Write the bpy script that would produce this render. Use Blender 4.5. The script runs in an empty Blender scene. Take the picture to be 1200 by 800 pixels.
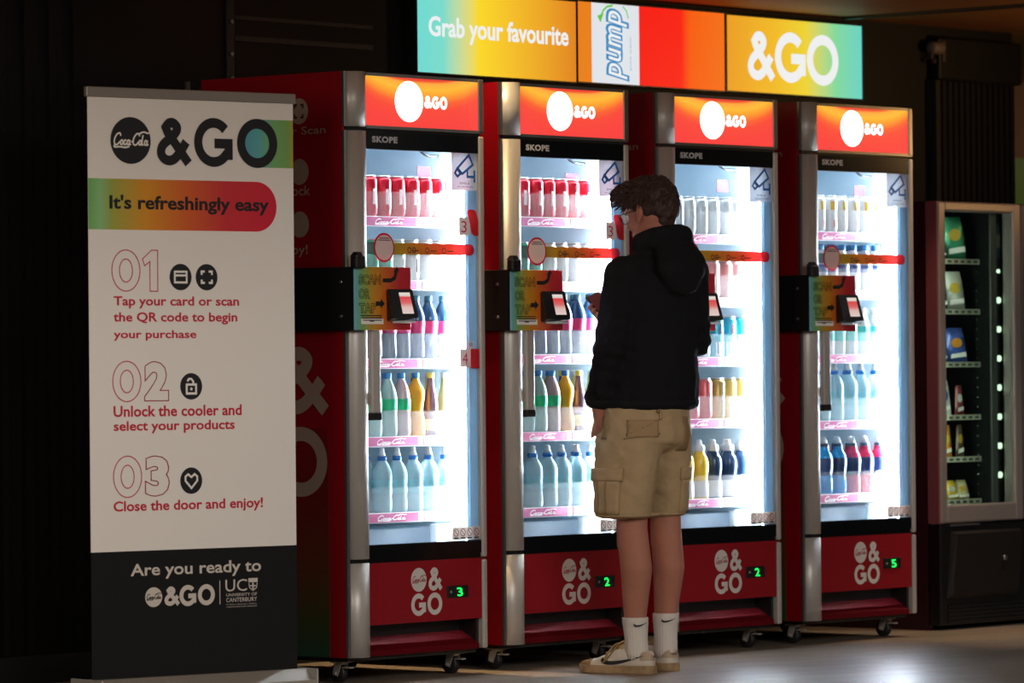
import bpy, bmesh, math, random
from mathutils import Vector, Matrix, noise
from mathutils.bvhtree import BVHTree
R = math.radians
SC = bpy.context.scene
COL = SC.collection
random.seed(7)

# ------------------------------------------------------------------ camera
def make_camera():
    cd = bpy.data.cameras.new('camera'); co = bpy.data.objects.new('camera', cd); COL.objects.link(co)
    yaw, pitch, roll = R(-49.2235), R(0.376), R(-0.5006)
    f = Vector((-math.sin(yaw)*math.cos(pitch), math.cos(yaw)*math.cos(pitch), math.sin(pitch)))
    r = Vector((math.cos(yaw), math.sin(yaw), 0)); u = r.cross(f)
    r2 = math.cos(roll)*r + math.sin(roll)*u; u2 = -math.sin(roll)*r + math.cos(roll)*u
    M = Matrix((r2, u2, -f)).transposed().to_4x4()
    M.translation = (-11.9213, -11.0495, 1.0903)
    co.matrix_world = M
    cd.sensor_width = 36; cd.lens = 5436.995/1200*36
    cd.clip_start = .5; cd.clip_end = 80
    cd.dof.use_dof = True; cd.dof.focus_distance = 16.5; cd.dof.aperture_fstop = 4.0
    SC.camera = co
make_camera()

# ------------------------------------------------------------------ world, lights, exposure
SC.view_settings.view_transform = 'Standard'; SC.view_settings.look = 'None'
SC.view_settings.exposure = 0; SC.view_settings.gamma = 1
SC.view_settings.use_curve_mapping = False
SC.cycles.transparent_max_bounces = 24
SC.cycles.max_bounces = 8
W = bpy.data.worlds.new('world'); SC.world = W; W.use_nodes = True
W.node_tree.nodes['Background'].inputs[0].default_value = (.75, .85, 1, 1)
W.node_tree.nodes['Background'].inputs[1].default_value = .02

def area(name, loc, target, sx, sy, power, col):
    d = bpy.data.lights.new(name, 'AREA'); d.shape = 'RECTANGLE'; d.size = sx; d.size_y = sy
    d.energy = power; d.color = col
    o = bpy.data.objects.new(name, d); COL.objects.link(o); o.location = loc
    o.rotation_euler = (Vector(target)-Vector(loc)).to_track_quat('-Z', 'Y').to_euler()
    return o
def spot(name, loc, target, angle, blend, power, col, radius=.03):
    d = bpy.data.lights.new(name, 'SPOT'); d.spot_size = R(angle); d.spot_blend = blend
    d.energy = power; d.color = col; d.shadow_soft_size = radius
    o = bpy.data.objects.new(name, d); COL.objects.link(o); o.location = loc
    o.rotation_euler = (Vector(target)-Vector(loc)).to_track_quat('-Z', 'Y').to_euler()
    return o
area('entrance_daylight', (-4.6, -11.0, 4.2), (1, 0, 1.1), 5, 3, 440, (1.0, .95, .93))
area('hall_light_warm', (-4.8, -2.0, 2.4), (.4, -.3, .8), 1.0, 1.6, 58, (1.0, .86, .68))
area('hall_light_right', (5.5, -7.5, 3.2), (2.4, -.2, .8), 3, 2, 30, (1.0, .90, .80))
spot('downlight_between_coolers', (.62, -.13, 2.56), (.885, .06, 1.85), 44, .6, 32, (1.0, .72, .38), .02)
spot('downlight_in_gap', (.80, .40, 2.56), (.80, .42, 0), 36, .4, 260, (1.0, .72, .38), .02)
spot('downlight_beside_machine', (3.60, -.05, 2.56), (3.60, .25, 0), 34, .6, 60, (1.0, .70, .40), .02)
spot('downlight_right', (4.2, -.5, 2.56), (3.9, -.25, 0), 52, .8, 110, (1.0, .80, .58), .05)
spot('ceiling_uplight', (5.6, -1.2, 2.1), (5.0, -.3, 2.6), 110, 1, 48, (1.0, .56, .20), .1)

spot('far_wall_fill', (9.6, 1.6, 2.3), (8.8, 3, 2.2), 140, 1, 14, (1.0, .75, .45), .1)  # added unseen lamp, out of view, to brighten the far wall

# ------------------------------------------------------------------ materials
def lin(c):
    def g(v):
        v /= 255
        return v/12.92 if v <= .04045 else ((v+.055)/1.055)**2.4
    return (g(c[0]), g(c[1]), g(c[2]), 1)
MATS = {}
def mat(name, c=(128,128,128), rough=.5, metal=0, emit=0, spec=.5, alpha=1, bump=0, bscale=60, var=0, sss=0, coat=0):
    if name in MATS: return MATS[name]
    m = bpy.data.materials.new(name); m.use_nodes = True; nt = m.node_tree
    p = nt.nodes['Principled BSDF']
    p.inputs['Base Color'].default_value = lin(c); p.inputs['Roughness'].default_value = rough
    p.inputs['Metallic'].default_value = metal; p.inputs['Specular IOR Level'].default_value = spec
    if sss:
        p.inputs['Subsurface Weight'].default_value = sss
        p.inputs['Subsurface Radius'].default_value = (.02, .008, .004)
    if coat: p.inputs['Coat Weight'].default_value = coat; p.inputs['Coat Roughness'].default_value = .08
    if emit:
        p.inputs['Emission Color'].default_value = lin(c); p.inputs['Emission Strength'].default_value = emit
        p.inputs['Base Color'].default_value = (.02, .02, .02, 1)
    if bump or var:
        tc = nt.nodes.new('ShaderNodeTexCoord'); nz = nt.nodes.new('ShaderNodeTexNoise')
        nz.inputs['Scale'].default_value = bscale; nz.inputs['Detail'].default_value = 5
        nt.links.new(tc.outputs['Object'], nz.inputs['Vector'])
        if bump:
            b = nt.nodes.new('ShaderNodeBump'); b.inputs['Strength'].default_value = bump; b.inputs['Distance'].default_value = .01
            nt.links.new(nz.outputs['Fac'], b.inputs['Height']); nt.links.new(b.outputs['Normal'], p.inputs['Normal'])
        if var:
            rp = nt.nodes.new('ShaderNodeValToRGB'); a = lin(c)
            rp.color_ramp.elements[0].position = .3; rp.color_ramp.elements[1].position = .7
            rp.color_ramp.elements[0].color = tuple(v*(1-var) for v in a[:3])+(1,)
            rp.color_ramp.elements[1].color = tuple(min(1, v*(1+var)) for v in a[:3])+(1,)
            nt.links.new(nz.outputs['Fac'], rp.inputs['Fac']); nt.links.new(rp.outputs['Color'], p.inputs['Base Color'])
    MATS[name] = m; return m
def front_only(nt, sock):   # a thin sheet reflects at its outer face only
    g = nt.nodes.new('ShaderNodeNewGeometry'); a = nt.nodes.new('ShaderNodeMath'); a.operation = 'SUBTRACT'; a.inputs[0].default_value = 1
    nt.links.new(g.outputs['Backfacing'], a.inputs[1])
    m = nt.nodes.new('ShaderNodeMath'); m.operation = 'MULTIPLY'; nt.links.new(sock, m.inputs[0]); nt.links.new(a.outputs[0], m.inputs[1])
    return m.outputs[0]
def glassy(name, c, clear=.6, rough=.05, trans=0.0):
    """thin clear plastic or glass: part of the light goes straight through, the rest is tinted body and gloss"""
    if name in MATS: return MATS[name]
    m = bpy.data.materials.new(name); m.use_nodes = True; nt = m.node_tree
    out = nt.nodes['Material Output']; p = nt.nodes['Principled BSDF']
    p.inputs['Base Color'].default_value = lin(c); p.inputs['Roughness'].default_value = rough
    t = nt.nodes.new('ShaderNodeBsdfTransparent')
    l = lin(c); t.inputs[0].default_value = tuple(.5+.5*v for v in l[:3])+(1,) if trans == 0 else (1, 1, 1, 1)
    lw = nt.nodes.new('ShaderNodeFresnel'); lw.inputs['IOR'].default_value = 1.35
    mp = nt.nodes.new('ShaderNodeMapRange'); mp.inputs['To Min'].default_value = 1-clear; mp.inputs['To Max'].default_value = 1
    mx = nt.nodes.new('ShaderNodeMixShader')
    nt.links.new(front_only(nt, lw.outputs[0]), mp.inputs['Value']); nt.links.new(mp.outputs[0], mx.inputs[0])
    nt.links.new(t.outputs[0], mx.inputs[1]); nt.links.new(p.outputs[0], mx.inputs[2]); nt.links.new(mx.outputs[0], out.inputs[0])
    MATS[name] = m; return m
def haze_mat(name, c, k):
    """clear acrylic whose surface scatters a little of the light crossing it"""
    m = bpy.data.materials.new(name); m.use_nodes = True; nt = m.node_tree
    out = nt.nodes['Material Output']; nt.nodes.remove(nt.nodes['Principled BSDF'])
    t = nt.nodes.new('ShaderNodeBsdfTransparent'); a = nt.nodes.new('ShaderNodeBsdfTranslucent'); a.inputs[0].default_value = lin(c)
    d = nt.nodes.new('ShaderNodeBsdfDiffuse'); d.inputs[0].default_value = lin(c)
    m1 = nt.nodes.new('ShaderNodeMixShader'); m1.inputs[0].default_value = .5; nt.links.new(a.outputs[0], m1.inputs[1]); nt.links.new(d.outputs[0], m1.inputs[2])
    mx = nt.nodes.new('ShaderNodeMixShader'); mx.inputs[0].default_value = k
    nt.links.new(t.outputs[0], mx.inputs[1]); nt.links.new(m1.outputs[0], mx.inputs[2]); nt.links.new(mx.outputs[0], out.inputs[0])
    MATS[name] = m; return m
def pane_mat(name, tint=(255,255,255)):
    if name in MATS: return MATS[name]
    m = bpy.data.materials.new(name); m.use_nodes = True; nt = m.node_tree
    out = nt.nodes['Material Output']; nt.nodes.remove(nt.nodes['Principled BSDF'])
    t = nt.nodes.new('ShaderNodeBsdfTransparent'); t.inputs[0].default_value = lin(tint)
    g = nt.nodes.new('ShaderNodeBsdfGlossy'); g.inputs['Roughness'].default_value = .03
    fr = nt.nodes.new('ShaderNodeFresnel'); fr.inputs['IOR'].default_value = 1.3
    mx = nt.nodes.new('ShaderNodeMixShader')
    nt.links.new(front_only(nt, fr.outputs[0]), mx.inputs[0]); nt.links.new(t.outputs[0], mx.inputs[1]); nt.links.new(g.outputs[0], mx.inputs[2])
    nt.links.new(mx.outputs[0], out.inputs[0])
    MATS[name] = m; return m
def grad(name, stops, axis='X', emit=0, rough=.45, const=False):
    if name in MATS: return MATS[name]
    m = bpy.data.materials.new(name); m.use_nodes = True; nt = m.node_tree; p = nt.nodes['Principled BSDF']
    tc = nt.nodes.new('ShaderNodeTexCoord'); sx = nt.nodes.new('ShaderNodeSeparateXYZ'); rp = nt.nodes.new('ShaderNodeValToRGB')
    nt.links.new(tc.outputs['Generated'], sx.inputs[0]); nt.links.new(sx.outputs[axis], rp.inputs['Fac'])
    e = rp.color_ramp.elements
    while len(e) < len(stops): e.new(.5)
    for k, (pos, c) in enumerate(stops): e[k].position = pos
    for k, (pos, c) in enumerate(stops): e[k].color = lin(c)
    if const: rp.color_ramp.interpolation = 'CONSTANT'
    p.inputs['Roughness'].default_value = rough
    if emit:
        nt.links.new(rp.outputs[0], p.inputs['Emission Color']); p.inputs['Emission Strength'].default_value = emit
        p.inputs['Base Color'].default_value = (.02, .02, .02, 1)
    else: nt.links.new(rp.outputs[0], p.inputs['Base Color'])
    MATS[name] = m; return m

def paper(name, c, through=.4):
    """sticker or card on the glass: lit from the front and, through its thickness, from behind"""
    if name in MATS: return MATS[name]
    m = bpy.data.materials.new(name); m.use_nodes = True; nt = m.node_tree
    out = nt.nodes['Material Output']; nt.nodes.remove(nt.nodes['Principled BSDF'])
    d = nt.nodes.new('ShaderNodeBsdfDiffuse'); d.inputs[0].default_value = lin(c)
    t = nt.nodes.new('ShaderNodeBsdfTranslucent'); t.inputs[0].default_value = lin(c)
    mx = nt.nodes.new('ShaderNodeMixShader'); mx.inputs[0].default_value = through
    nt.links.new(d.outputs[0], mx.inputs[1]); nt.links.new(t.outputs[0], mx.inputs[2]); nt.links.new(mx.outputs[0], out.inputs[0])
    MATS[name] = m; return m

# ------------------------------------------------------------------ mesh helpers
def box(bm, x0, x1, y0, y1, z0, z1, bev=0, seg=2):
    t = bmesh.new()
    bmesh.ops.create_cube(t, size=1)
    for v in t.verts: v.co = Vector(((x0+x1)/2+v.co.x*(x1-x0), (y0+y1)/2+v.co.y*(y1-y0), (z0+z1)/2+v.co.z*(z1-z0)))
    if bev: bmesh.ops.bevel(t, geom=t.edges[:], offset=bev, segments=seg, profile=.5, affect='EDGES')
    merge(bm, t)
def merge(bm, t, M=None):
    mp = {}
    for v in t.verts: mp[v] = bm.verts.new(M @ v.co if M else v.co)
    for f in t.faces:
        try: nf = bm.faces.new([mp[v] for v in f.verts]); nf.smooth = f.smooth
        except ValueError: pass
    t.free()
def rings(bm, rs, closed=False, cap=True, smooth=True):
    """bridge a list of vertex-coordinate rings"""
    V = [[bm.verts.new(p) for p in r] for r in rs]
    n = len(V[0])
    for a, b in zip(V, V[1:]):
        for i in range(n):
            f = bm.faces.new((a[i], a[(i+1) % n], b[(i+1) % n], b[i])); f.smooth = smooth
    if cap:
        bm.faces.new(V[0][::-1]); bm.faces.new(V[-1])
    return V
def lathe(bm, prof, n=20, c=(0,0,0), axis='Z', cap=True):
    rs = []
    for r, h in prof:
        ring = []
        for k in range(n):
            a = 2*math.pi*k/n
            x, y = r*math.cos(a), r*math.sin(a)
            p = (x, y, h) if axis == 'Z' else ((h, x, y) if axis == 'X' else (y, h, x))
            ring.append(Vector(p)+Vector(c))
        rs.append(ring)
    rings(bm, rs, cap=cap)
def tube(bm, pts, r, n=8, cap=True):
    pts = [Vector(p) for p in pts]; rs = []
    rad = r if isinstance(r, (list, tuple)) else [r]*len(pts)
    up = Vector((0, 0, 1))
    for i, p in enumerate(pts):
        d = (pts[min(i+1, len(pts)-1)]-pts[max(i-1, 0)]).normalized()
        a = d.cross(up)
        if a.length < .05: a = d.cross(Vector((0, 1, 0)))
        a.normalize(); b = d.cross(a)
        rs.append([p+a*rad[i]*math.cos(2*math.pi*k/n)+b*rad[i]*math.sin(2*math.pi*k/n) for k in range(n)])
    rings(bm, rs, cap=cap)
def smooth_pts(P, sub=6, closed=False):
    P = [Vector(p) for p in P]; n = len(P); out = []
    rng = range(n if closed else n-1)
    for i in rng:
        if closed: p0, p1, p2, p3 = P[i-1], P[i], P[(i+1) % n], P[(i+2) % n]
        else: p0, p1, p2, p3 = P[max(i-1, 0)], P[i], P[i+1], P[min(i+2, n-1)]
        for s in range(sub):
            t = s/sub
            out.append(.5*((2*p1)+(-p0+p2)*t+(2*p0-5*p1+4*p2-p3)*t*t+(-p0+3*p1-3*p2+p3)*t**3))
    if not closed: out.append(P[-1])
    return out
def plate(bm, pts, y, th=.0006):
    """closed outline (x, z) as a thin solid with its face at y looking to -y"""
    if sum(a[0]*b[1]-b[0]*a[1] for a, b in zip(pts, pts[1:]+pts[:1])) < 0: pts = pts[::-1]
    f = [bm.verts.new((p[0], y, p[1])) for p in pts]
    b = [bm.verts.new((p[0], y+th, p[1])) for p in pts]
    bm.faces.new(f)
    n = len(f)
    for i in range(n): bm.faces.new((f[(i+1) % n], f[i], b[i], b[(i+1) % n]))
def ribbon(bm, pts, w, y, closed=False, th=.0006):
    """flat stroke of width w along (x, z) points, facing -y"""
    P = [Vector(p).to_2d() if len(p) > 2 else Vector(p) for p in pts]
    n = len(P); L = []; Rr = []
    for i in range(n):
        a = P[i-1] if (i or closed) else P[i]
        b = P[(i+1) % n] if (i < n-1 or closed) else P[i]
        d1 = (P[i]-a); d2 = (b-P[i])
        d1 = d1.normalized() if d1.length > 1e-9 else d2.normalized()
        d2 = d2.normalized() if d2.length > 1e-9 else d1
        t = (d1+d2)
        t = t.normalized() if t.length > 1e-6 else d1
        nn = Vector((-t.y, t.x)); k = 1/max(.45, nn.dot(Vector((-d1.y, d1.x))))
        L.append(P[i]+nn*w/2*k); Rr.append(P[i]-nn*w/2*k)
    dy = 8e-6   # each stretch of the stroke lies a hair over the one before, so crossings stay clean
    fl = [bm.verts.new((p.x, y-dy*i, p.y)) for i, p in enumerate(L)]; fr = [bm.verts.new((p.x, y-dy*i, p.y)) for i, p in enumerate(Rr)]
    for i in range(n if closed else n-1):
        j = (i+1) % n
        bm.faces.new((fl[i], fr[i], fr[j], fl[j]))
def ell(cx, cz, rx, rz, n=40):
    return [(cx+rx*math.cos(2*math.pi*k/n), cz+rz*math.sin(2*math.pi*k/n)) for k in range(n)]
def rrect(x0, x1, z0, z1, r, n=6):
    out = []
    for cx, cz, a0 in ((x1-r, z1-r, 0), (x0+r, z1-r, 90), (x0+r, z0+r, 180), (x1-r, z0+r, 270)):
        for k in range(n+1):
            a = R(a0+90*k/n); out.append((cx+r*math.cos(a), cz+r*math.sin(a)))
    return out
_tx = {}
def text_mesh(s, bold=0.0, outline=0.0, shear=0.0, space=1.0):
    key = (s, bold, outline, shear, space)
    if key in _tx: return _tx[key]
    c = bpy.data.curves.new('t', 'FONT'); c.body = s; c.size = 1; c.offset = bold; c.resolution_u = 3; c.shear = shear
    c.space_character = space
    if outline: c.fill_mode = 'NONE'; c.bevel_depth = outline; c.bevel_resolution = 0
    o = bpy.data.objects.new('t', c); COL.objects.link(o)
    dg = bpy.context.evaluated_depsgraph_get()
    me = o.evaluated_get(dg).to_mesh()
    V = [tuple(v.co) for v in me.vertices]; F = [tuple(p.vertices) for p in me.polygons]
    o.evaluated_get(dg).to_mesh_clear()
    bpy.data.objects.remove(o); bpy.data.curves.remove(c)
    x0 = min(v[0] for v in V); x1 = max(v[0] for v in V); y0 = min(v[1] for v in V); y1 = max(v[1] for v in V)
    V = [((v[0]-x0)/(x1-x0), (v[1]-y0)/(y1-y0), v[2]) for v in V]
    _tx[key] = (V, F); return _tx[key]
def text(bm, s, x0, x1, z0, z1, y, rot=False, **k):
    V, F = text_mesh(s, **k)
    if rot: vs = [bm.verts.new((x1-(x1-x0)*v[1], y-abs(v[2])*.01, z0+(z1-z0)*v[0])) for v in V]
    else: vs = [bm.verts.new((x0+(x1-x0)*v[0], y-abs(v[2])*.01, z0+(z1-z0)*v[1])) for v in V]
    for f in F:
        try: bm.faces.new([vs[i] for i in f])
        except ValueError: pass
AMP = [(1.0,.0),(.62,.42),(.3,.72),(.24,.86),(.36,.97),(.52,.97),(.64,.86),(.58,.72),(.36,.56),(.14,.4),(.07,.22),(.16,.07),(.36,.01),(.56,.07),(.76,.26),(.96,.5)]
def amp(bm, x0, x1, z0, z1, y, w=.2):
    h = z1-z0; k = w*h/2; X0, X1, Z0, Z1 = x0+k, x1-k*.6, z0+k, z1-k
    f = lambda p: (X0+p[0]*(X1-X0), Z0+p[1]*(Z1-Z0))
    a = f((1.04, -.05)); b = f((.3, .74))
    P = [a, b]+[tuple(p)[:2] for p in smooth_pts([f(p)+(0,) for p in AMP[3:]], 4)]
    ribbon(bm, P, w*h, y)
def letter_o(bm, x0, x1, z0, z1, y, w=.2):
    h = z1-z0; k = w*h/2
    ribbon(bm, ell((x0+x1)/2, (z0+z1)/2, (x1-x0)/2-k, h/2-k), w*h, y, closed=True)
def letter_g(bm, x0, x1, z0, z1, y, w=.2):
    h = z1-z0; k = w*h/2; cx, cz = (x0+x1)/2, (z0+z1)/2; rx, rz = (x1-x0)/2-k, h/2-k
    P = [(cx+rx*math.cos(R(a)), cz+rz*math.sin(R(a))) for a in range(42, 325, 10)]
    e = (x1-k*1.15, cz-.02*h)
    ribbon(bm, P+[(e[0], cz-rz*.62), (e[0], e[1]), (cx+.02*h, e[1])], w*h, y)
def go(bm, x0, x1, z0, z1, y, w=.2):
    m = (x0+x1)/2; g = (x1-x0)*.02
    letter_g(bm, x0, m-g, z0, z1, y, w); letter_o(bm, m+g, x1, z0, z1, y, w)
def script_logo(bm, x0, x1, z0, z1, y, wd=.1, flat=1.0):
    sx, sz = (x1-x0)/3.1, (z1-z0)/1.1
    f = lambda p: (x0+(p[0]+.12*(p[1]-.4))*sx, z0+(p[1]+.1)*sz, 0)
    C1 = [(.60,.74),(.56,.90),(.40,.95),(.20,.78),(.08,.48),(.10,.22),(.24,.10),(.40,.14),(.56,.34)]
    S = [C1, [(.30,.10),(.10,.02),(.20,-.08),(.60,-.04),(1.05,-.09),(1.45,-.02)],
         [(1.12,.40),(1.02,.46),(.93,.30),(.96,.14),(1.08,.12),(1.18,.24)],
         [(1.46,.46),(1.43,.22),(1.47,.11),(1.56,.18)], [(1.58,.33),(1.72,.36)],
         [(p[0]+1.66, p[1]) for p in C1], [(2.02,.97),(2.20,.90),(2.42,1.03),(2.70,1.06),(2.95,.98),(3.1,1.04)],
         [(2.56,.84),(2.53,.50),(2.53,.20),(2.58,.11),(2.67,.18)], [(3.0,.46),(2.97,.22),(3.01,.11),(3.1,.2)]]
    w = wd*(sx+sz)/2*1.1
    for s in S: ribbon(bm, [tuple(p)[:2] for p in smooth_pts([f(p) for p in s], 4)], w, y)
    for cx in (.74, 1.32, 2.36, 2.86):
        ribbon(bm, [f((cx+.105*math.cos(q*math.pi/7), .28+.175*math.sin(q*math.pi/7)))[:2] for q in range(14)], w, y, closed=True)

# ------------------------------------------------------------------ object helpers
def obj(name, bm, m, parent=None, loc=None, smooth=None):
    bmesh.ops.recalc_face_normals(bm, faces=[f for f in bm.faces if f.smooth]) if smooth is None else None
    me = bpy.data.meshes.new(name); bm.to_mesh(me); bm.free()
    if smooth: me.polygons.foreach_set('use_smooth', [True]*len(me.polygons))
    me.materials.append(m)
    o = bpy.data.objects.new(name, me); COL.objects.link(o)
    if parent: o.parent = parent
    if loc: o.location = loc
    return o
def empty(name, label, cat, loc, rz=0, group=None):
    o = bpy.data.objects.new(name, None); COL.objects.link(o); o.location = loc; o.rotation_euler = (0, 0, rz)
    o.empty_display_size = .1
    return tag(o, label, cat, group)
def tag(o, label, cat, group=None):
    o['label'] = label; o['category'] = cat
    if group: o['group'] = group
    return o
def struct(name, bm, m):
    o = obj(name, bm, m); o['kind'] = 'structure'; return o
def copy_tree(o, parent=None):
    c = o.copy(); COL.objects.link(c)
    if parent: c.parent = parent
    for ch in list(o.children): copy_tree(ch, c)
    return c
NB = bmesh.new
def P_box(name, m, parent, *a, **k):
    b = NB(); box(b, *a, **k); return obj(name, b, m, parent)

# ------------------------------------------------------------------ palette
WHITE = mat('white_vinyl', (236,230,220), .5)
BLACK = mat('matt_black', (14,14,15), .5)
INK = mat('black_ink', (22,21,24), .5)
RED = mat('cooler_red', (136,3,18), .42, spec=.4)
REDP = mat('panel_red', (138,5,20), .55, spec=.3)
SILVER = mat('brushed_aluminium', (186,180,172), .42, .35)
STEEL = mat('steel', (150,148,145), .3, .9)
DARK = mat('black_plastic', (16,17,19), .35)
GREY = mat('sign_grey', (205,198,190), .55)
LINER = mat('white_liner', (208,228,240), .5)
REDINK = mat('red_ink', (196,20,48), .5)
SIDEGREY = mat('faded_print', (152,128,110), .6)
RAINBOW = [(0,(110,178,190)),(.14,(120,170,90)),(.34,(196,140,24)),(.56,(206,96,26)),(.8,(196,32,42)),(1,(186,20,46))]
# ------------------------------------------------------------------ the setting
def floor_mat():
    m = bpy.data.materials.new('floor_boards'); m.use_nodes = True; nt = m.node_tree; p = nt.nodes['Principled BSDF']
    tc = nt.nodes.new('ShaderNodeTexCoord'); mp = nt.nodes.new('ShaderNodeMapping'); mp.inputs['Rotation'].default_value = (0, 0, R(12))
    nt.links.new(tc.outputs['Object'], mp.inputs[0])
    br = nt.nodes.new('ShaderNodeTexBrick'); br.inputs['Scale'].default_value = 1
    br.inputs['Brick Width'].default_value = 1.2; br.inputs['Row Height'].default_value = .18; br.inputs['Mortar Size'].default_value = .004
    br.inputs['Color1'].default_value = lin((158,142,126)); br.inputs['Color2'].default_value = lin((142,127,112)); br.inputs['Mortar'].default_value = lin((88,77,67))
    nz = nt.nodes.new('ShaderNodeTexNoise'); nz.inputs['Scale'].default_value = 5; nz.inputs['Detail'].default_value = 8
    nt.links.new(mp.outputs[0], br.inputs['Vector']); nt.links.new(mp.outputs[0], nz.inputs['Vector'])
    mx = nt.nodes.new('ShaderNodeMix'); mx.data_type = 'RGBA'; mx.blend_type = 'MULTIPLY'; mx.inputs[0].default_value = .35
    nt.links.new(br.outputs[0], mx.inputs[6]); nt.links.new(nz.outputs['Color'], mx.inputs[7]); nt.links.new(mx.outputs[2], p.inputs['Base Color'])
    rr = nt.nodes.new('ShaderNodeMapRange'); rr.inputs['To Min'].default_value = .24; rr.inputs['To Max'].default_value = .42
    nt.links.new(nz.outputs['Fac'], rr.inputs['Value']); nt.links.new(rr.outputs[0], p.inputs['Roughness'])
    return m
b = NB(); box(b, -14, 14, -14, 6.2, -.1, 0); struct('floor', b, floor_mat())
WALLM = mat('black_wall', (11,10,11), .6, spec=.3)
b = NB(); box(b, -9, 5.55, 1.0, 1.15, 0, 2.61)
x = -9
while x < -.3:
    box(b, x, x+.035, .985, 1.0, .1, 2.61); x += .12
struct('wall_back', b, WALLM)
b = NB(); box(b, -9, 5.55, .975, 1.0, 0, .1); struct('baseboard_back', b, mat('black_skirting', (24,22,21), .4))
CEIL = mat('ceiling_timber', (150,92,44), .6, var=.15, bscale=3)
b = NB(); box(b, -9, 14, -3.5, 6.2, 2.61, 2.7); struct('ceiling', b, CEIL)
b = NB(); box(b, 4.17, 4.21, -.2, .93, 2.598, 2.61); struct('trim_1', b, BLACK)
b = NB(); box(b, 7.0, 13, 3.0, 3.1, 0, 2.61); struct('wall_far', b, mat('brown_wall', (120,66,20), .6))
b = NB(); box(b, 7.4, 12, 2.97, 3.0, .3, 2.20); struct('trim_2', b, mat('green_panel', (92,140,12), .5))

# roller shutter at the right end of the wall, and the wall hardware
t = empty('roller_shutter', 'closed black ribbed roller shutter on the wall above the snack machine', 'shutter', (5.22, 1.0, 1.2))
b = NB()
for k in range(14): box(b, -.30+k*.044, -.30+k*.044+.03, -.03, 0, -1.2, 1.17)
obj('slat_curtain', b, mat('shutter_black', (14,13,13), .5, spec=.3), t)
P_box('housing', mat('shutter_box', (13,12,12), .5, spec=.3), t, -.32, .325, -.06, 0, 1.17, 1.36, bev=.01)
P_box('guide_rail', mat('rail', (34,32,31), .4), t, -.335, -.305, -.05, 0, -1.2, 1.17)
t = empty('wall_speaker', 'small grey rounded speaker fixed high on the black wall right of the signs', 'speaker', (4.89, .95, 2.51))
b = NB(); lathe(b, [(.001,-.045),(.018,-.044),(.026,-.036),(.028,-.01),(.028,.03),(.022,.036),(.001,.037)], 20, axis='X'); obj('speaker_body', b, mat('grey_plastic', (118,106,94), .5), t)
b = NB(); box(b, -.010, .010, .02, .05, -.05, .02, bev=.003); box(b, .036, .06, -.012, .05, -.06, .035, bev=.004); obj('wall_bracket', b, mat('bracket_brown', (62,52,46), .5), t)
b = NB(); lathe(b, [(.012,-.07),(.012,-.05)], 12, (-.02, 0, 0)); lathe(b, [(.004,-.05),(.004,-.02)], 8, (-.02, 0, 0)); obj('swivel_foot', b, mat('bracket_brown'), t)
t = empty('wall_rail', 'dark slim metal rail bolted upright high on the black wall', 'rail', (0, .985, 2.2))
t.location = (.45, .985, 2.30)
P_box('rail_plate', mat('rail_dark', (26,25,25), .4), t, -.02, .02, 0, .015, -.14, .22, bev=.004)
for zz in (-.11, -.02, .1, .19):
    b = NB(); lathe(b, [(.008, -.008), (.008, 0)], 10, (0, 0, zz), 'Y'); obj('bolt', b, STEEL, t)
b = NB(); box(b, .02, .78, .0, .015, .03, .05); box(b, .02, .78, .0, .015, .11, .125); obj('cross_rail', b, mat('rail_dark'), t)

# ------------------------------------------------------------------ backlit signs
def sign(name, label, x0, x1, z0, z1, m):
    t = empty(name, label, 'sign', (x0, .95, z0), 0, 'backlit signs above the coolers')
    w, h = x1-x0, z1-z0
    P_box('screen', m, t, 0, w, 0, .02, 0, h)
    b = NB(); box(b, -.006, 0, -.006, .03, -.006, h+.006); box(b, w, w+.006, -.006, .03, -.006, h+.006); box(b, 0, w, -.006, .03, h, h+.006); box(b, 0, w, -.006, .03, -.006, 0)
    box(b, 0, w, .02, .05, 0, h); obj('frame', b, DARK, t)
    return t
LIT = mat('lit_lettering', (236,238,238), emit=1.0)
T = [(0,(112,222,214)),(.16,(122,224,208)),(.38,(255,220,40)),(.6,(248,192,40)),(1,(228,132,28))]
S1 = sign('menu_sign', 'lit sign shading from teal to orange with words inviting you to choose', 1.441, 2.403, 2.255, 2.578, grad('sign_teal_orange', T, 'X', .95))
b = NB(); text(b, 'Grab your favourite', .07, .914, .119, .222, -.001, bold=.026); obj('lettering', b, LIT, S1)
S2 = sign('product_sign', 'lit sign with upright white water logo panel, between orange and red blocks', 2.409, 3.370, 2.258, 2.582,
          grad('sign_blocks', [(0,(236,128,22)),(.094,(236,128,22)),(.0941,(226,232,238)),(.412,(226,232,238)),(.4121,(250,12,14)),(.70,(252,20,12)),(.76,(250,92,6)),(1,(246,112,20))], 'X', .95))
BL = mat('lit_blue_print', (30,140,200), emit=.9); GRN = mat('lit_green_print', (100,205,60), emit=.9)
b = NB(); text(b, 'pump', .180, .330, .012, .306, -.0008, rot=True, bold=.055, shear=.25); obj('lettering_outline', b, BL, S2)
b = NB(); text(b, 'pump', .196, .316, .02, .297, -.0016, rot=True, bold=.004, shear=.25); obj('lettering', b, LIT, S2)
b = NB(); ribbon(b, [(.225,.318),(.19,.312),(.165,.295),(.15,.27)], .008, -.0016); plate(b, [(.128,.272),(.168,.284),(.148,.246)], -.0016)
ribbon(b, [(.29,.318),(.315,.3),(.325,.27)], .006, -.0016); obj('arrow_print', b, GRN, S2)
b = NB(); text(b, 'pure water', .335, .345, .06, .2, -.0016, rot=True); obj('small_print', b, BL, S2)
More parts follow.
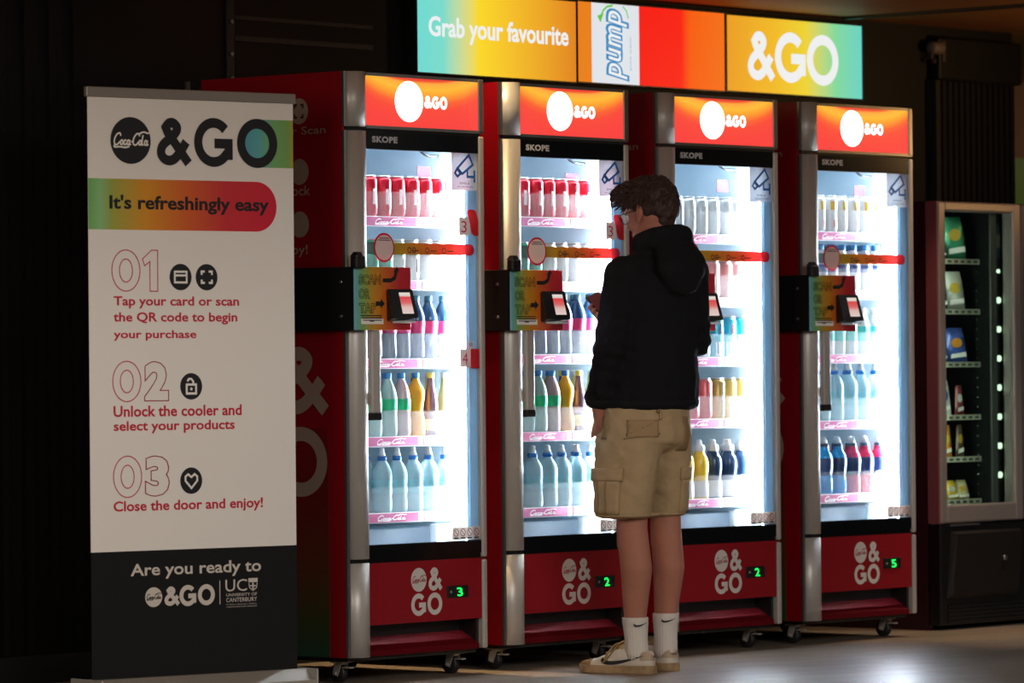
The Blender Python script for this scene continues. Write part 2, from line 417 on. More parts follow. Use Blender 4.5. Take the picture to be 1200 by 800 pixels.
S3 = sign('brand_sign', 'lit sign shading from amber to teal with a large white ampersand', 3.381, 4.335, 2.261, 2.578,
          grad('sign_amber_teal', [(0,(238,158,34)),(.35,(244,188,38)),(.58,(240,214,52)),(.8,(128,220,160)),(1,(104,214,200))], 'X', .95))
b = NB(); amp(b, .135, .325, .05, .262, -.001, .19); letter_g(b, .334, .552, .05, .265, -.001, .2); letter_o(b, .558, .783, .047, .265, -.001, .2); obj('lettering', b, LIT, S3)

# ------------------------------------------------------------------ one drinks cooler (front plane y = 0, x to the right, z up)
CW, CH, CB = .74, 2.15, .0931
def make_cooler():
    root = empty('drinks_cooler', '', 'cooler', (0, 0, 0), 0, 'red glass-door drinks coolers')
    b = NB()
    box(b, 0, .022, .045, .70, CB, CH); box(b, 0, .0118, .011, .045, CB, CH); box(b, CW-.022, CW, .03, .70, CB, CH); box(b, .022, CW-.022, .67, .70, CB, CH)
    box(b, .022, CW-.022, .05, .67, 1.975, CH); box(b, .022, CW-.022, .115, .67, CB, .40)
    obj('body', b, RED, root)
    b = NB(); box(b, -.001, .012, .0, .010, CB, 1.943); box(b, -.001, .012, .0, .010, 1.957, CH); obj('side_trim', b, STEEL, root)
    # interior
    b = NB(); box(b, .05, .058, .05, .62, .44, 1.95); box(b, .700, .708, .03, .62, .44, 1.95); box(b, .058, .70, .612, .62, .44, 1.95)
    box(b, .058, .70, .05, .612, 1.942, 1.95); box(b, .058, .70, .05, .612, .44, .45)
    ln = obj('interior_liner', b, LINER, root)
    P_box('base_cover', mat('base_grey', (120,140,160), .5), ln, .07, .69, .12, .60, .45, .535, bev=.006)
    b = NB(); box(b, .56, .66, .08, .115, .452, .545, bev=.004); obj('drip_tray', b, glassy('clear_tray', (235,242,246), .35), ln)
    b = NB(); box(b, .684, .698, .036, .05, .47, 1.93); obj('light_strip', b, mat('led_white', (240,248,255), emit=LED), root)
    P_box('top_fill_strip', mat('fill_glow', (236,246,255), emit=26), root, .07, .66, .05, .07, 1.928, 1.94)  # added strip hidden behind the header, brightens the back wall and left side
    b = NB(); tube(b, smooth_pts([(.58,.20,1.94),(.595,.19,1.905),(.625,.17,1.878),(.675,.16,1.876)], 5), .005, 8); obj('camera_arm', b, DARK, ln)
    b = NB(); box(b, .555, .61, .17, .23, 1.912, 1.942, bev=.008); obj('inside_camera', b, DARK, ln)
    P_box('price_card', mat('pink_card', (84,8,40), .7), ln, .578, .650, .175, .177, 1.79, 1.838)
    # pillar on the hinge side
    def half(z0, z1):
        b = NB(); rs = []
        for z in (z0, z1):
            rs.append([Vector((.0135+.051*(1-math.cos(a)), .022-.046*math.sin(a), z)) for a in [math.pi*k/16 for k in range(17)]]+[Vector((.1155, .045, z)), Vector((.0135, .045, z))])
        rings(b, rs); return b
    for z0, z1 in ((CB, .423), (.438, 1.942), (1.957, CH)):
        b = half(z0, z1); obj('pillar', b, SILVER, root, smooth=False)
    P_box('pillar_core', BLACK, root, .016, .112, .005, .05, .2, 2.1)
    # header sign
    hd = P_box('header_sign', head_mat(), root, .1155, .7142, .002, .05, 1.9638, 2.1389)
    hd.data.name = 'header_sign'
    b = NB(); plate(b, ell(.342, 2.055, .075, .073), .0008); obj('disc', b, mat('lit_white', (255,255,255), emit=2.2), hd)
    b = NB(); script_logo(b, .285, .400, 2.04, 2.075, .0001, .09); obj('script_lettering', b, mat('lit_faint', (246,236,238), emit=1.0), hd)
    b = NB(); amp(b, .421, .462, 2.034, 2.080, .0006, .25); go(b, .464, .546, 2.033, 2.079, .0006, .25); obj('lettering', b, mat('lit_white'), hd)
    b = NB(); box(b, .1155, .74, 0, .05, 2.1389, CH); box(b, .7142, .74, -.004, .05, 1.957, CH, bev=.004); box(b, .1155, .74, 0, .05, 1.953, 1.9638); obj('header_frame', b, STEEL, root)
    P_box('shadow_gap', BLACK, root, .012, .735, .012, .06, 1.936, 1.962)
    # door
    b = NB(); box(b, .1155, .7142, .002, .03, .438, .4847); box(b, .1155, .7142, .006, .03, .4207, .438)
    dr = obj('door', b, mat('gloss_black', (10,11,13), .18), root)
    P_box('door_header', mat('gloss_black'), dr, .1155, .7142, .002, .03, 1.881, 1.943)
    P_box('glass_pane', pane_mat('door_glass', (250,253,255)), dr, .1155, .7142, .010, .014, .4847, 1.881)
    P_box('door_edge', SILVER, dr, .7142, .74, -.004, .03, .423, 1.943, bev=.006)
    P_box('inner_seal', seal_mat(), dr, .672, .7142, .016, .034, .4847, 1.881)
    b = NB(); box(b, .086, .132, -.045, -.025, .949, 1.40, bev=.006); box(b, .09, .115, -.035, .01, .98, 1.02); box(b, .09, .115, -.035, .01, 1.34, 1.38); obj('handle', b, SILVER, dr)
    P_box('handle_cap', BLACK, dr, .084, .134, -.047, -.023, .925, .951, bev=.003)
    b = NB(); text(b, 'SKOPE', .145, .279, 1.904, 1.927, .001, bold=.05, space=1.1); obj('maker_lettering', b, mat('bright_silver', (196,196,198), .4), dr)
    # stickers on the glass
    bs = NB(); plate(bs, [(.1175,1.512)]+[(.675+.020*math.cos(R(a)), 1.532+.020*math.sin(R(a))) for a in range(-90, 91, 15)]+[(.1175,1.552)], .0088, .001)
    bd = obj('door_band', bs, lit_through(grad('band_rainbow', [(0,(90,130,130)),(.13,(100,130,110)),(.26,(160,130,30)),(.45,(190,105,20)),(.7,(190,52,26)),(1,(200,24,44))]), .3), root)
    b = NB()
    for x in (.345, .44, .53):
        ribbon(b, ell(x, 1.527, .009, .009, 16), .004, .0082, closed=True); box(b, x+.016, x+.05, .0080, .0084, 1.5235, 1.5275)
    ribbon(b, ell(.37, 1.527, .009, .009, 16), .004, .0082, closed=True); obj('icon_print', b, INK, bd)
    b = NB(); plate(b, ell(.211, 1.534, .054, .052), .0075, .001); qs = obj('round_sticker', b, paper('sticker_red', (206,24,54)), root)
    b = NB(); plate(b, ell(.211, 1.534, .047, .045), .0068, .0008); obj('sticker_face', b, paper('sticker_white', (244,232,226), .3), qs)
    b = NB(); box(b, .185, .237, .0064, .0068, 1.566, 1.569); box(b, .178, .244, .0064, .0068, 1.559, 1.562); obj('small_print', b, INK, qs)
    cs = P_box('camera_notice', paper('notice_grey', (244,246,250), .62), root, .575, .7135, .0075, .0095, 1.746, 1.891)
    b = NB(); y = .007
    ribbon(b, [(.606,1.826),(.668,1.874),(.690,1.840),(.632,1.806)], .009, y, closed=True)
    ribbon(b, [(.604,1.824),(.592,1.808),(.606,1.796),(.622,1.806)], .009, y, closed=True); ribbon(b, [(.660,1.822),(.660,1.796),(.698,1.796)], .009, y); ribbon(b, [(.698,1.820),(.698,1.776)], .009, y)
    obj('camera_drawing', b, mat('notice_blue', (14,104,180), .5), cs)
    b = NB(); text(b, 'SMILE', .617, .672, 1.768, 1.776, y); text(b, 'you are on cctv', .605, .690, 1.754, 1.763, y); obj('lettering', b, mat('notice_ink', (96,110,128), .5), cs)
    ws = P_box('warning_label', paper('label_paper', (244,232,222), .62), root, .562, .7130, .0075, .0095, .488, .534)
    b = NB()
    for k in range(4):
        cx = .582+k*.037; ribbon(b, ell(cx, .514, .013, .013, 16), .0035, .007, closed=True); ribbon(b, [(cx-.009,.523),(cx+.009,.505)], .003, .007)
    obj('prohibition_print', b, mat('dull_red_ink', (186,120,112), .5), ws)
    b = NB()
    for k in range(4): box(b, .57+k*.037, .594+k*.037, .0068, .0072, .492, .497)
    obj('small_print', b, INK, ws)
    # lower panel
    lp = P_box('lower_panel', REDP, root, .1155, .7142, .002, .04, .2028, .4207)
    b = NB(); plate(b, ell(.372, .3535, .041, .0425), .0008); obj('disc', b, GREY, lp)
    b = NB(); script_logo(b, .338, .408, .342, .368, .0002, .1); obj('script_lettering', b, mat('logo_red', (150,20,36), .5), lp)
    b = NB(); amp(b, .419, .494, .311, .396, .0006, .2); go(b, .330, .496, .225, .305, .0006, .22); obj('lettering', b, GREY, lp)
    dp = P_box('display', BLACK, root, .522, .638, -.002, .03, .281, .325, bev=.003)
    b = NB(); lathe(b, [(.005, -.004), (.005, 0)], 10, (.54, -.001, .303), 'Y'); obj('sensor', b, mat('dull_silver'), dp)
    b = NB(); box(b, .1155, .7142, .10, .11, CB, .203); box(b, .7, .7142, .02, .10, CB, .2028); obj('recess', b, mat('recess_black', (24,18,18), .5), root)  # black back plate puts the shade of the recess into its colour
    b = NB(); rings(b, [[Vector((xx, .006, CB)), Vector((xx, .006, .112)), Vector((xx, .088, .156)), Vector((xx, .094, .156)), Vector((xx, .094, CB))] for xx in (.1155, .7)], smooth=False); obj('kick_panel', b, mat('kick_red_shaded', (92,3,14), .8, spec=.1), root)  # same red paint as the panel, darkened to carry the shade low down
    P_box('lower_edge', SILVER, root, .7142, .74, -.004, .03, CB, .415, bev=.006)
    P_box('underframe', mat('chassis', (52,48,44), .5, .5), root, .03, .71, .03, .67, .078, CB)
    # castors
    for cx in (.07, .665):
        for cy in (.10, .60):
            c = obj('castor', castor_bm(), mat('castor_zinc', (176,166,152), .4, .35), root, (cx, cy, 0))
            b = NB(); lathe(b, [(.008,-.013),(.030,-.013),(.034,-.009),(.034,.009),(.030,.013),(.008,.013)], 20, (0, .012, .034), 'X'); obj('wheel', b, mat('tyre', (26,25,25), .5), c)
    # print on the left flank
    def flank(bm2):   # from (x, z) facing -y to the plane x = 0 facing -x (x -> -y)
        for v in bm2.verts: v.co = Vector((v.co.y, -v.co.x, v.co.z))
        return bm2
    sg = P_box('flank_print', grad('flank_fade', [(0,(32,66,46)),(.18,(58,58,22)),(.42,(92,40,14)),(.72,(104,16,16)),(1,(118,4,18))], 'Z'), root, -.0012, 0, .088, .66, CB, .90)
    for cz in (2.017, 1.803, 1.617):
        b = NB(); plate(b, ell(-.215, cz, .044, .046, 28), -.0025); obj('round_icon', flank(b), SIDEGREY, root)
    b = NB()
    for sx in (-1, 1):
        for sz in (-1, 1): ribbon(b, [(-.215+sx*.008, 2.017+sz*.022), (-.215+sx*.02, 2.017+sz*.022), (-.215+sx*.02, 2.017+sz*.010)], .007, -.0032)
    obj('icon_print', flank(b), INK, root)
    for s_, a0, a1, c0, c1 in (('Tap or Scan', -.41, -.087, 1.926, 1.962), ('Unlock', -.335, -.163, 1.719, 1.754), ('Enjoy!', -.335, -.178, 1.502, 1.546)):
        b = NB(); text(b, s_, a0, a1, c0, c1, -.0025, bold=.01); obj('flank_lettering', flank(b), SIDEGREY, root)
    b = NB(); amp(b, -.345, -.093, .945, 1.189, -.0025, .2); obj('flank_ampersand', flank(b), SIDEGREY, root)
    b = NB(); letter_g(b, -.60, -.35, .656, .903, -.0025, .2); letter_o(b, -.345, -.092, .656, .903, -.0025, .2)
    obj('flank_logo', flank(b), SIDEGREY, root)
    # payment bracket
    b = NB(); box(b, -.022, -.002, -.055, .36, 1.24, 1.463, bev=.003); box(b, -.022, .10, -.055, -.05, 1.242, 1.461); box(b, -.004, .05, -.05, -.006, 1.25, 1.45)
    pb = obj('payment_bracket', b, BLACK, root)
    for zz in (1.41, 1.29):
        b = NB(); lathe(b, [(.006,-.027),(.006,-.02)], 10, (0, .0, zz), 'X'); obj('bolt', b, STEEL, pb)
    P_box('graphic_panel', grad('panel_rainbow', RAINBOW), pb, -.021, .273, -.062, -.056, 1.241, 1.463, bev=.002)
    b = NB(); box(b, -.035, .015, -.085, -.055, 1.456, 1.50, bev=.006)
    rings(b, [[Vector((-.03,-.08,1.498)), Vector((.008,-.08,1.498)), Vector((.008,-.05,1.498)), Vector((-.03,-.05,1.498))], [Vector((-.018,-.075,1.514)), Vector((.0,-.075,1.514)), Vector((.0,-.055,1.514)), Vector((-.018,-.055,1.514))]], smooth=False)
    obj('clamp', b, BLACK, pb)
    b = NB(); y = -.0635
    text(b, 'SCAN', .0, .115, 1.400, 1.436, y, bold=.03, outline=.022); text(b, 'OR', .0, .058, 1.350, 1.386, y, bold=.03, outline=.022); text(b, 'TAP', .0, .09, 1.300, 1.336, y, bold=.03, outline=.022)
    obj('outline_lettering', b, mat('dim_ink', (70,66,44), .5), pb)
    b = NB(); ribbon(b, [(.125,1.416),(.165,1.416),(.186,1.424),(.194,1.440),(.196,1.448)], .014, y); plate(b, [(.180,1.444),(.212,1.450),(.199,1.466)], y); obj('arrow_print', b, INK, pb)
    b = NB(); ribbon(b, [(.088,1.334),(.116,1.334)], .016, y); plate(b, [(.114,1.318),(.114,1.351),(.134,1.334)], y); obj('arrow_print', b, INK, pb)
    b = NB()
    for k in range(3): box(b, .008+k*.006, .118, y-.0004, y, 1.300-.008*k-.010, 1.3035-.008*k-.010)
    obj('small_print', b, INK, pb)
    P_box('white_label', WHITE, pb, .012, .126, -.0636, -.0622, 1.262, 1.281)
    b = NB(); box(b, .055, .078, -.0642, -.0636, 1.2705, 1.2735); obj('label_print', b, INK, pb)
    # card terminal, a wedge leaning out of the panel with its screen turned to the customer
    b = NB()
    rings(b, [[Vector((.145,-.062,1.272)), Vector((.245,-.062,1.272)), Vector((.245,-.062,1.385)), Vector((.145,-.062,1.385))],
              [Vector((.135,-.105,1.282)), Vector((.226,-.142,1.282)), Vector((.226,-.112,1.385)), Vector((.135,-.080,1.385))]], smooth=False)
    bmesh.ops.bevel(b, geom=b.edges[:], offset=.003, segments=2, affect='EDGES')
    obj('card_terminal', b, DARK, pb)
    def q(u, v, off):   # point on the terminal's front face
        A, B_, C_, D_ = Vector((.135,-.105,1.282)), Vector((.226,-.142,1.282)), Vector((.226,-.112,1.385)), Vector((.135,-.080,1.385))
        n = (B_-A).cross(D_-A).normalized(); n = n if n.y < 0 else -n
        return A.lerp(B_, u).lerp(D_.lerp(C_, u), v)+n*off
    b = NB(); vs = [b.verts.new(q(u, v, .0015)) for u, v in ((.40,.16),(.84,.16),(.84,.88),(.40,.88))]; b.faces.new(vs)
    ex = bmesh.ops.extrude_face_region(b, geom=b.faces[:])
    n = (q(0,0,1)-q(0,0,0))
    for g in ex['geom']:
        if isinstance(g, bmesh.types.BMVert): g.co -= n*.002
    obj('terminal_screen', b, grad('screen_glow', [(0,(236,214,206)),(.3,(232,196,188)),(.5,(226,110,110)),(.78,(230,60,64)),(.86,(232,220,210)),(1,(240,230,220))], 'Z', .85), pb)
    b = NB(); box(b, .165, .222, -.13, -.07, 1.266, 1.274, bev=.002); obj('card_slot', b, mat('slot_grey', (196,204,208), .4), pb)
    return root
def lit_through(m, k):   # printed film: some of the light behind it shines through
    nt = m.node_tree; p = nt.nodes['Principled BSDF']; out = nt.nodes['Material Output']
    t = nt.nodes.new('ShaderNodeBsdfTranslucent'); nt.links.new(p.inputs['Base Color'].links[0].from_socket, t.inputs[0])
    mx = nt.nodes.new('ShaderNodeMixShader'); mx.inputs[0].default_value = k
    nt.links.new(p.outputs[0], mx.inputs[1]); nt.links.new(t.outputs[0], mx.inputs[2]); nt.links.new(mx.outputs[0], out.inputs[0]); return m
def head_mat():
    m = bpy.data.materials.new('header_glow'); m.use_nodes = True; nt = m.node_tree; p = nt.nodes['Principled BSDF']
    tc = nt.nodes.new('ShaderNodeTexCoord'); sx = nt.nodes.new('ShaderNodeSeparateXYZ'); nt.links.new(tc.outputs['Generated'], sx.inputs[0])
    a = nt.nodes.new('ShaderNodeMath'); a.operation = 'SUBTRACT'; nt.links.new(sx.outputs['X'], a.inputs[0]); a.inputs[1].default_value = .5
    p2 = nt.nodes.new('ShaderNodeMath'); p2.operation = 'ABSOLUTE'; nt.links.new(a.outputs[0], p2.inputs[0])
    p4 = nt.nodes.new('ShaderNodeMath'); p4.operation = 'POWER'; nt.links.new(p2.outputs[0], p4.inputs[0]); p4.inputs[1].default_value = 3
    k = nt.nodes.new('ShaderNodeMath'); k.operation = 'MULTIPLY_ADD'; nt.links.new(p4.outputs[0], k.inputs[0]); k.inputs[1].default_value = -2.4; nt.links.new(sx.outputs['Z'], k.inputs[2])
    rp = nt.nodes.new('ShaderNodeValToRGB'); nt.links.new(k.outputs[0], rp.inputs['Fac'])
    st = [(0,(250,66,62)),(.36,(250,74,58)),(.5,(251,100,50)),(.66,(255,160,48)),(.78,(255,188,56)),(.90,(254,170,64)),(.955,(240,80,50)),(1,(232,60,48))]
    e = rp.color_ramp.elements
    while len(e) < len(st): e.new(.5)
    for i, s in enumerate(st): e[i].position = s[0]
    for i, s in enumerate(st): e[i].color = lin(s[1])
    nt.links.new(rp.outputs[0], p.inputs['Emission Color']); p.inputs['Emission Strength'].default_value = 1.0
    p.inputs['Base Color'].default_value = (.02, .02, .02, 1); return m
def seal_mat():
    m = bpy.data.materials.new('blue_translucent_profile'); m.use_nodes = True; nt = m.node_tree
    out = nt.nodes['Material Output']; nt.nodes.remove(nt.nodes['Principled BSDF'])
    a = nt.nodes.new('ShaderNodeBsdfTranslucent'); a.inputs[0].default_value = lin((190,222,242))
    d = nt.nodes.new('ShaderNodeBsdfDiffuse'); d.inputs[0].default_value = lin((165,200,222))
    mx = nt.nodes.new('ShaderNodeMixShader'); mx.inputs[0].default_value = .9
    nt.links.new(a.outputs[0], mx.inputs[1]); nt.links.new(d.outputs[0], mx.inputs[2]); nt.links.new(mx.outputs[0], out.inputs[0])
    return m
def castor_bm():
    b = NB()
    box(b, -.028, .028, -.03, .03, .072, .079); lathe(b, [(.02,.064),(.022,.072)], 14)
    for s in (-1, 1):
        rings(b, [[Vector((xx, -.016, .068)), Vector((xx, .016, .068)), Vector((xx, .024, .030)), Vector((xx, .002, .024))] for xx in (s*.016, s*.020)], smooth=False)
    lathe(b, [(.006,-.023),(.006,.023)], 10, (0, .012, .034), 'X')
    box(b, -.012, .012, -.052, -.014, .052, .058, bev=.002)   # brake tab
    return b
LED = 370.0
COOLER0 = make_cooler()
TOPS = [[1.649,1.423,1.142,.864,.593],[1.665,1.426,1.155,.868,.587],[1.618,1.372,1.142,.902,.593],[1.643,1.408,1.15,.884,.589]]
POS = [(0,0,0),(.8806,.0397,.2038),(1.8152,.0659,-1.1551),(2.731,.0757,-1.1051)]
ORD = ['leftmost', 'second', 'third', 'rightmost']
CLAB = ['red drinks cooler beside the roll-up banner, with tags 3 and 4 on its door', 'red drinks cooler with a 3 tag, second along from the banner',
        'red drinks cooler half hidden behind the person, silver cans on its top shelf', 'red drinks cooler beside the black snack machine']
def shelf_proto(parent):
    b = NB()
    for k in range(22): box(b, .065+k*.0285, .069+k*.0285, .10, .60, -.006, -.002)
    box(b, .06, .698, .095, .103, -.010, -.002); box(b, .06, .698, .35, .356, -.010, -.004)
    s = obj('shelf', b, mat('white_wire', (225,230,234), .4), parent)
    P_box('price_rail', mat('rail_white', (238,232,236), .4), s, .06, .698, .088, .094, -.037, 0)
    pk = P_box('shelf_label', mat('label_pink', (206,92,146), .45), s, .075, .47, .0868, .0882, -.034, -.003)
    P_box('shelf_label', mat('label_pink'), s, .50, .575, .0868, .0882, -.034, -.003)
    b = NB(); script_logo(b, .25, .40, -.030, -.009, .0862, .09); obj('script_lettering', b, mat('label_white', (250,240,246), .5), s)
    b = NB(); plate(b, ell(.615, -.018, .014, .013, 16), .0866); box(b, .606, .63, .0862, .0868, -.033, -.027); obj('grey_print', b, mat('label_grey', (150,170,196), .5), s)
    P_box('clear_riser', haze_mat('clear_acrylic', (250,252,255), .13) if 'clear_acrylic' not in MATS else MATS['clear_acrylic'], s, .06, .698, .0905, .0925, 0, .088)
    return s
COOLERS = []
sh0 = shelf_proto(COOLER0)
SH = [[sh0]]
for k in range(1, 5): SH[0].append(copy_tree(sh0, COOLER0))
for k, s in enumerate(SH[0]): s.location.z = TOPS[0][k]
COOLERS.append(COOLER0)
for i in range(1, 4):
    c = copy_tree(COOLER0); COOLERS.append(c)
    ss = [ch for ch in c.children if ch.name.startswith('shelf')]
    for k, s in enumerate(sorted(ss, key=lambda o: -o.location.z)): s.location.z = TOPS[i][k]
for i, c in enumerate(COOLERS):
    c.location = (POS[i][0], POS[i][1], 0); c.rotation_euler = (0, 0, R(POS[i][2])); c['label'] = CLAB[i]
    dp = [ch for ch in c.children if ch.name.startswith('display')][0]
    b = NB(); text(b, ['3', '2', '2', '5'][i], .572, .604, .286, .318, -.0035, bold=.02, shear=-.1); obj('digit', b, mat('green_led', (20,255,90), emit=1.6), dp)
def tagcard(i, s, z, pill):
    c = COOLERS[i]
    t = P_box('shelf_number_tag', paper('tag_white', (226,212,206)), c, .612, .672, .0060, .0080, z-.036, z+.030, bev=.0008)
    b = NB(); text(b, s, .623, .652, z-.026, z+.016, .0052); obj('lettering', b, mat('tag_red', (206,44,48), .5), t)
    b = NB()
    if pill:
        rr = [(p[0]+.30*(z-p[1])*0-(p[1]-z)*.32, p[1]) for p in rrect(.672, .720, z-.036, z+.058, .016)]
        plate(b, rr, .0050, .002)
    else:
        plate(b, rrect(.668, .724, z-.040, z+.030, .006), .0050, .002)
    obj('red_token', b, paper('token_red', (216,48,50)), t)
    if not pill:
        b = NB(); box(b, .652, .688, .0052, .0072, z+.03, z+.056, bev=.0008); obj('tag_hook', b, paper('tag_white', (226,212,206)), t)
        b = NB(); lathe(b, [(.008,-.001),(.008,.001)], 14, (.668, .004, z+.046), 'Y'); obj('suction_cup', b, mat('label_grey'), t)
tagcard(0, '3', 1.62, True); tagcard(1, '3', 1.62, True); tagcard(0, '4', 1.145, False)
# ------------------------------------------------------------------ drinks: one of each kind, then copies
def prof_r(prof, z):
    for (r0, z0), (r1, z1) in zip(prof, prof[1:]):
        if z0 <= z <= z1 and z1 > z0: return r0+(r1-r0)*(z-z0)/(z1-z0)
    return prof[-1][0]
def band(prof, z0, z1, off=.0006, n=20, steps=5):
    b = NB(); pr = [(prof_r(prof, z0+(z1-z0)*k/steps)+off, z0+(z1-z0)*k/steps) for k in range(steps+1)]
    lathe(b, pr, n, cap=False); return b
def sm(prof, sub=4):
    return [(max(.0005, p.x), p.y) for p in [Vector((q[0], q[1])) for q in smooth_pts([(a, c, 0) for a, c in prof], sub)]]
PROTO = {}
def bottle(key, name, prof, bm_, cap, capm, labels=(), neck=None):
    b = NB(); pr = sm(prof); lathe(b, pr, 20); o = obj(name, b, bm_)
    b = NB(); lathe(b, cap, 16); obj('cap', b, capm, o)
    if neck: b = NB(); lathe(b, neck[0], 16); obj('spout_collar', b, neck[1], o)
    for z0, z1, m in labels: obj('label', band(pr, z0, z1), m, o)
    PROTO[key] = o; return o
def can(key, m, stripes=(), h=.148, r=.032):
    prof = [(.022,0),(.027,.003),(r,.014),(r,h-.018),(.026,h-.006)]
    b = NB(); lathe(b, prof, 22); o = obj('drink_can', b, m)
    b = NB(); lathe(b, [(.026,h-.006),(.0275,h-.004),(.0275,h),(.0255,h),(.0245,h-.003)], 20); obj('lid', b, mat('can_lid', (214,216,220), .3, .7), o)
    for z0, z1, a0, a1, mm in stripes:
        b = NB(); V = []
        for k in range(7):
            a = R(a0+(a1-a0)*k/6)
            V.append([b.verts.new(((r+.0007)*math.sin(a), -(r+.0007)*math.cos(a), z)) for z in (z0, z1)])
        for p, q_ in zip(V, V[1:]): b.faces.new((p[0], q_[0], q_[1], p[1]))
        obj('printed_mark', b, mm, o)
    PROTO[key] = o; return o
SK = mat('print_white', (240,238,236), .4)
can('red_can', mat('can_red', (196,16,40), .3, .3), [(.045,.10,-62,-40,SK),(.03,.085,-20,8,SK),(.05,.105,40,62,SK)])
can('pale_can', mat('can_pale', (206,210,206), .3, .3), [(.09,.12,-50,-10,mat('print_green',(90,160,90),.4)),(.03,.08,-36,-20,mat('print_ink',(40,40,60),.4))])
can('green_can', mat('can_green', (60,176,140), .3, .3), [(.07,.12,-40,0,SK)])
can('silver_can', mat('can_silver', (206,212,214), .3, .5), [(.03,.11,-48,-34,mat('print_grey',(130,140,140),.4)),(.02,.06,-10,10,mat('print_grey'))])
can('pink_can', mat('can_pink', (222,164,160), .3, .3), [(.03,.07,-40,-5,SK)])
can('cyan_can', mat('can_cyan', (60,178,200), .3, .3), [(.005,.06,-90,90,SK),(.09,.13,-50,-30,mat('print_red',(214,70,70),.4))], h=.16)
can('yellow_can', mat('can_yellow', (196,168,90), .3, .3), [(.016,.142,-34,-2,mat('print_navy',(40,52,84),.4))], h=.16)
can('coral_can', mat('can_coral', (222,110,112), .3, .3), [(.03,.09,-40,-10,SK)], h=.16)
can('fruit_can', mat('can_white', (226,226,222), .3, .3), [(.09,.125,-70,-36,mat('print_gold',(226,176,60),.4)),(.04,.10,-14,2,mat('print_navy')),(.02,.05,-50,-30,mat('print_coral',(226,130,110),.4))])
PCOLA = [(.026,0),(.032,.010),(.0325,.03),(.030,.070),(.0315,.10),(.0335,.125),(.033,.150),(.026,.175),(.016,.196),(.0125,.204),(.0125,.214)]
CAPC = [(.0135,.208),(.0142,.210),(.0142,.226),(.012,.228)]
bottle('cola', 'cola_bottle', PCOLA, mat('cola_dark', (40,72,104), .15, spec=.8), CAPC, mat('cap_teal', (60,110,130), .4), [(.092,.136,mat('label_rose',(226,84,140),.4))])
PWAT = [(.028,0),(.035,.010),(.0355,.04),(.0335,.06),(.0355,.08),(.0335,.10),(.036,.125),(.034,.150),(.024,.172),(.015,.184),(.0135,.192)]
CAPW = [(.011,.200),(.0115,.212),(.0085,.214),(.0085,.228),(.0065,.230)]
bottle('water', 'water_bottle', PWAT, glassy('water_pet', (206,234,240), .5, .1), CAPW, mat('cap_white', (240,242,244), .35), [(.07,.118,glassy('label_clear_blue',(176,224,230),.4,.3))], neck=([(.0135,.186),(.0165,.188),(.0165,.200),(.012,.202)], mat('collar_blue', (40,110,190), .4)))
PLEM = [(.027,0),(.033,.010),(.034,.05),(.032,.08),(.034,.12),(.030,.160),(.018,.192),(.0125,.204),(.0125,.214)]
LEMB = glassy('lemonade_pet', (200,232,228), .4, .1)
bottle('lemonade', 'lemonade_bottle', PLEM, LEMB, CAPC, mat('cap_blue', (60,130,190), .4), [(.095,.135,mat('label_green',(40,200,140),.4))])
bottle('blush', 'blush_bottle', PLEM, mat('blush_drink', (206,176,176), .2), CAPC, mat('cap_blue'), [(.095,.135,mat('label_green'))])
PORA = [(.028,0),(.034,.012),(.034,.04),(.027,.085),(.026,.10),(.033,.140),(.032,.165),(.018,.192),(.0125,.204),(.0125,.214)]
bottle('orange', 'orange_bottle', PORA, mat('orange_drink', (240,166,44), .2), CAPC, mat('cap_blue'), [])
PGLS = [(.026,0),(.030,.008),(.030,.07),(.027,.10),(.024,.14),(.015,.178),(.0125,.204),(.0125,.214)]
bottle('cola_glass', 'glass_bottle', PGLS, mat('dark_drink', (84,66,84), .12), CAPC, mat('cap_yellow', (232,214,90), .4), [(.02,.06,mat('label_lime',(196,206,110),.4))])
bottle('lemon', 'lemon_bottle', PGLS, mat('lemon_drink', (232,230,150), .2), CAPC, mat('cap_white'), [(.02,.06,mat('label_lime'))])
PSPO = [(.028,0),(.034,.010),(.034,.05),(.0305,.075),(.034,.10),(.036,.13),(.032,.158),(.022,.176),(.020,.190)]
CAPS = [(.021,.184),(.0215,.188),(.0215,.206),(.012,.210),(.010,.226),(.007,.228)]
bottle('yellow_sport', 'sports_bottle', PSPO, mat('yellow_drink', (250,206,70), .2), CAPS, mat('cap_white'), [(.006,.07,SK)])
bottle('navy_sport', 'sports_bottle', PSPO, mat('navy_drink', (34,58,88), .2), CAPS, mat('cap_white'), [(.006,.07,SK)])
CAPD = [(.019,.184),(.0195,.188),(.0195,.200),(.014,.204)]
TOPD = ([(.013,.203),(.012,.216),(.008,.230)], mat('spout_white', (226,234,238), .35))
bottle('blue_sport', 'sports_bottle', PSPO, mat('blue_drink', (36,150,214), .2), CAPD, mat('cap_dark', (40,66,92), .4), [(.075,.145,mat('label_navy',(34,60,100),.4))], neck=TOPD)
bottle('red_sport', 'sports_bottle', PSPO, mat('crimson_drink', (196,44,84), .2), CAPD, mat('cap_dark'), [(.075,.145,mat('label_navy'))], neck=TOPD)
PMID = [(.024,0),(.030,.008),(.030,.11),(.027,.135),(.016,.160),(.013,.168)]
bottle('white_bottle', 'white_bottle', PMID, mat('milk_white', (232,234,236), .3), [(.0165,.164),(.0175,.166),(.0175,.186),(.015,.188)], mat('cap_deep_blue', (54,120,170), .4), [(.075,.105,mat('label_slate',(84,104,150),.4))])
bottle('aqua_bottle', 'aqua_bottle', PMID, mat('aqua_white', (226,236,236), .3), [(.0165,.164),(.0175,.166),(.0175,.186),(.015,.188)], mat('cap_white'), [(.055,.115,mat('label_aqua',(90,214,204),.4))])
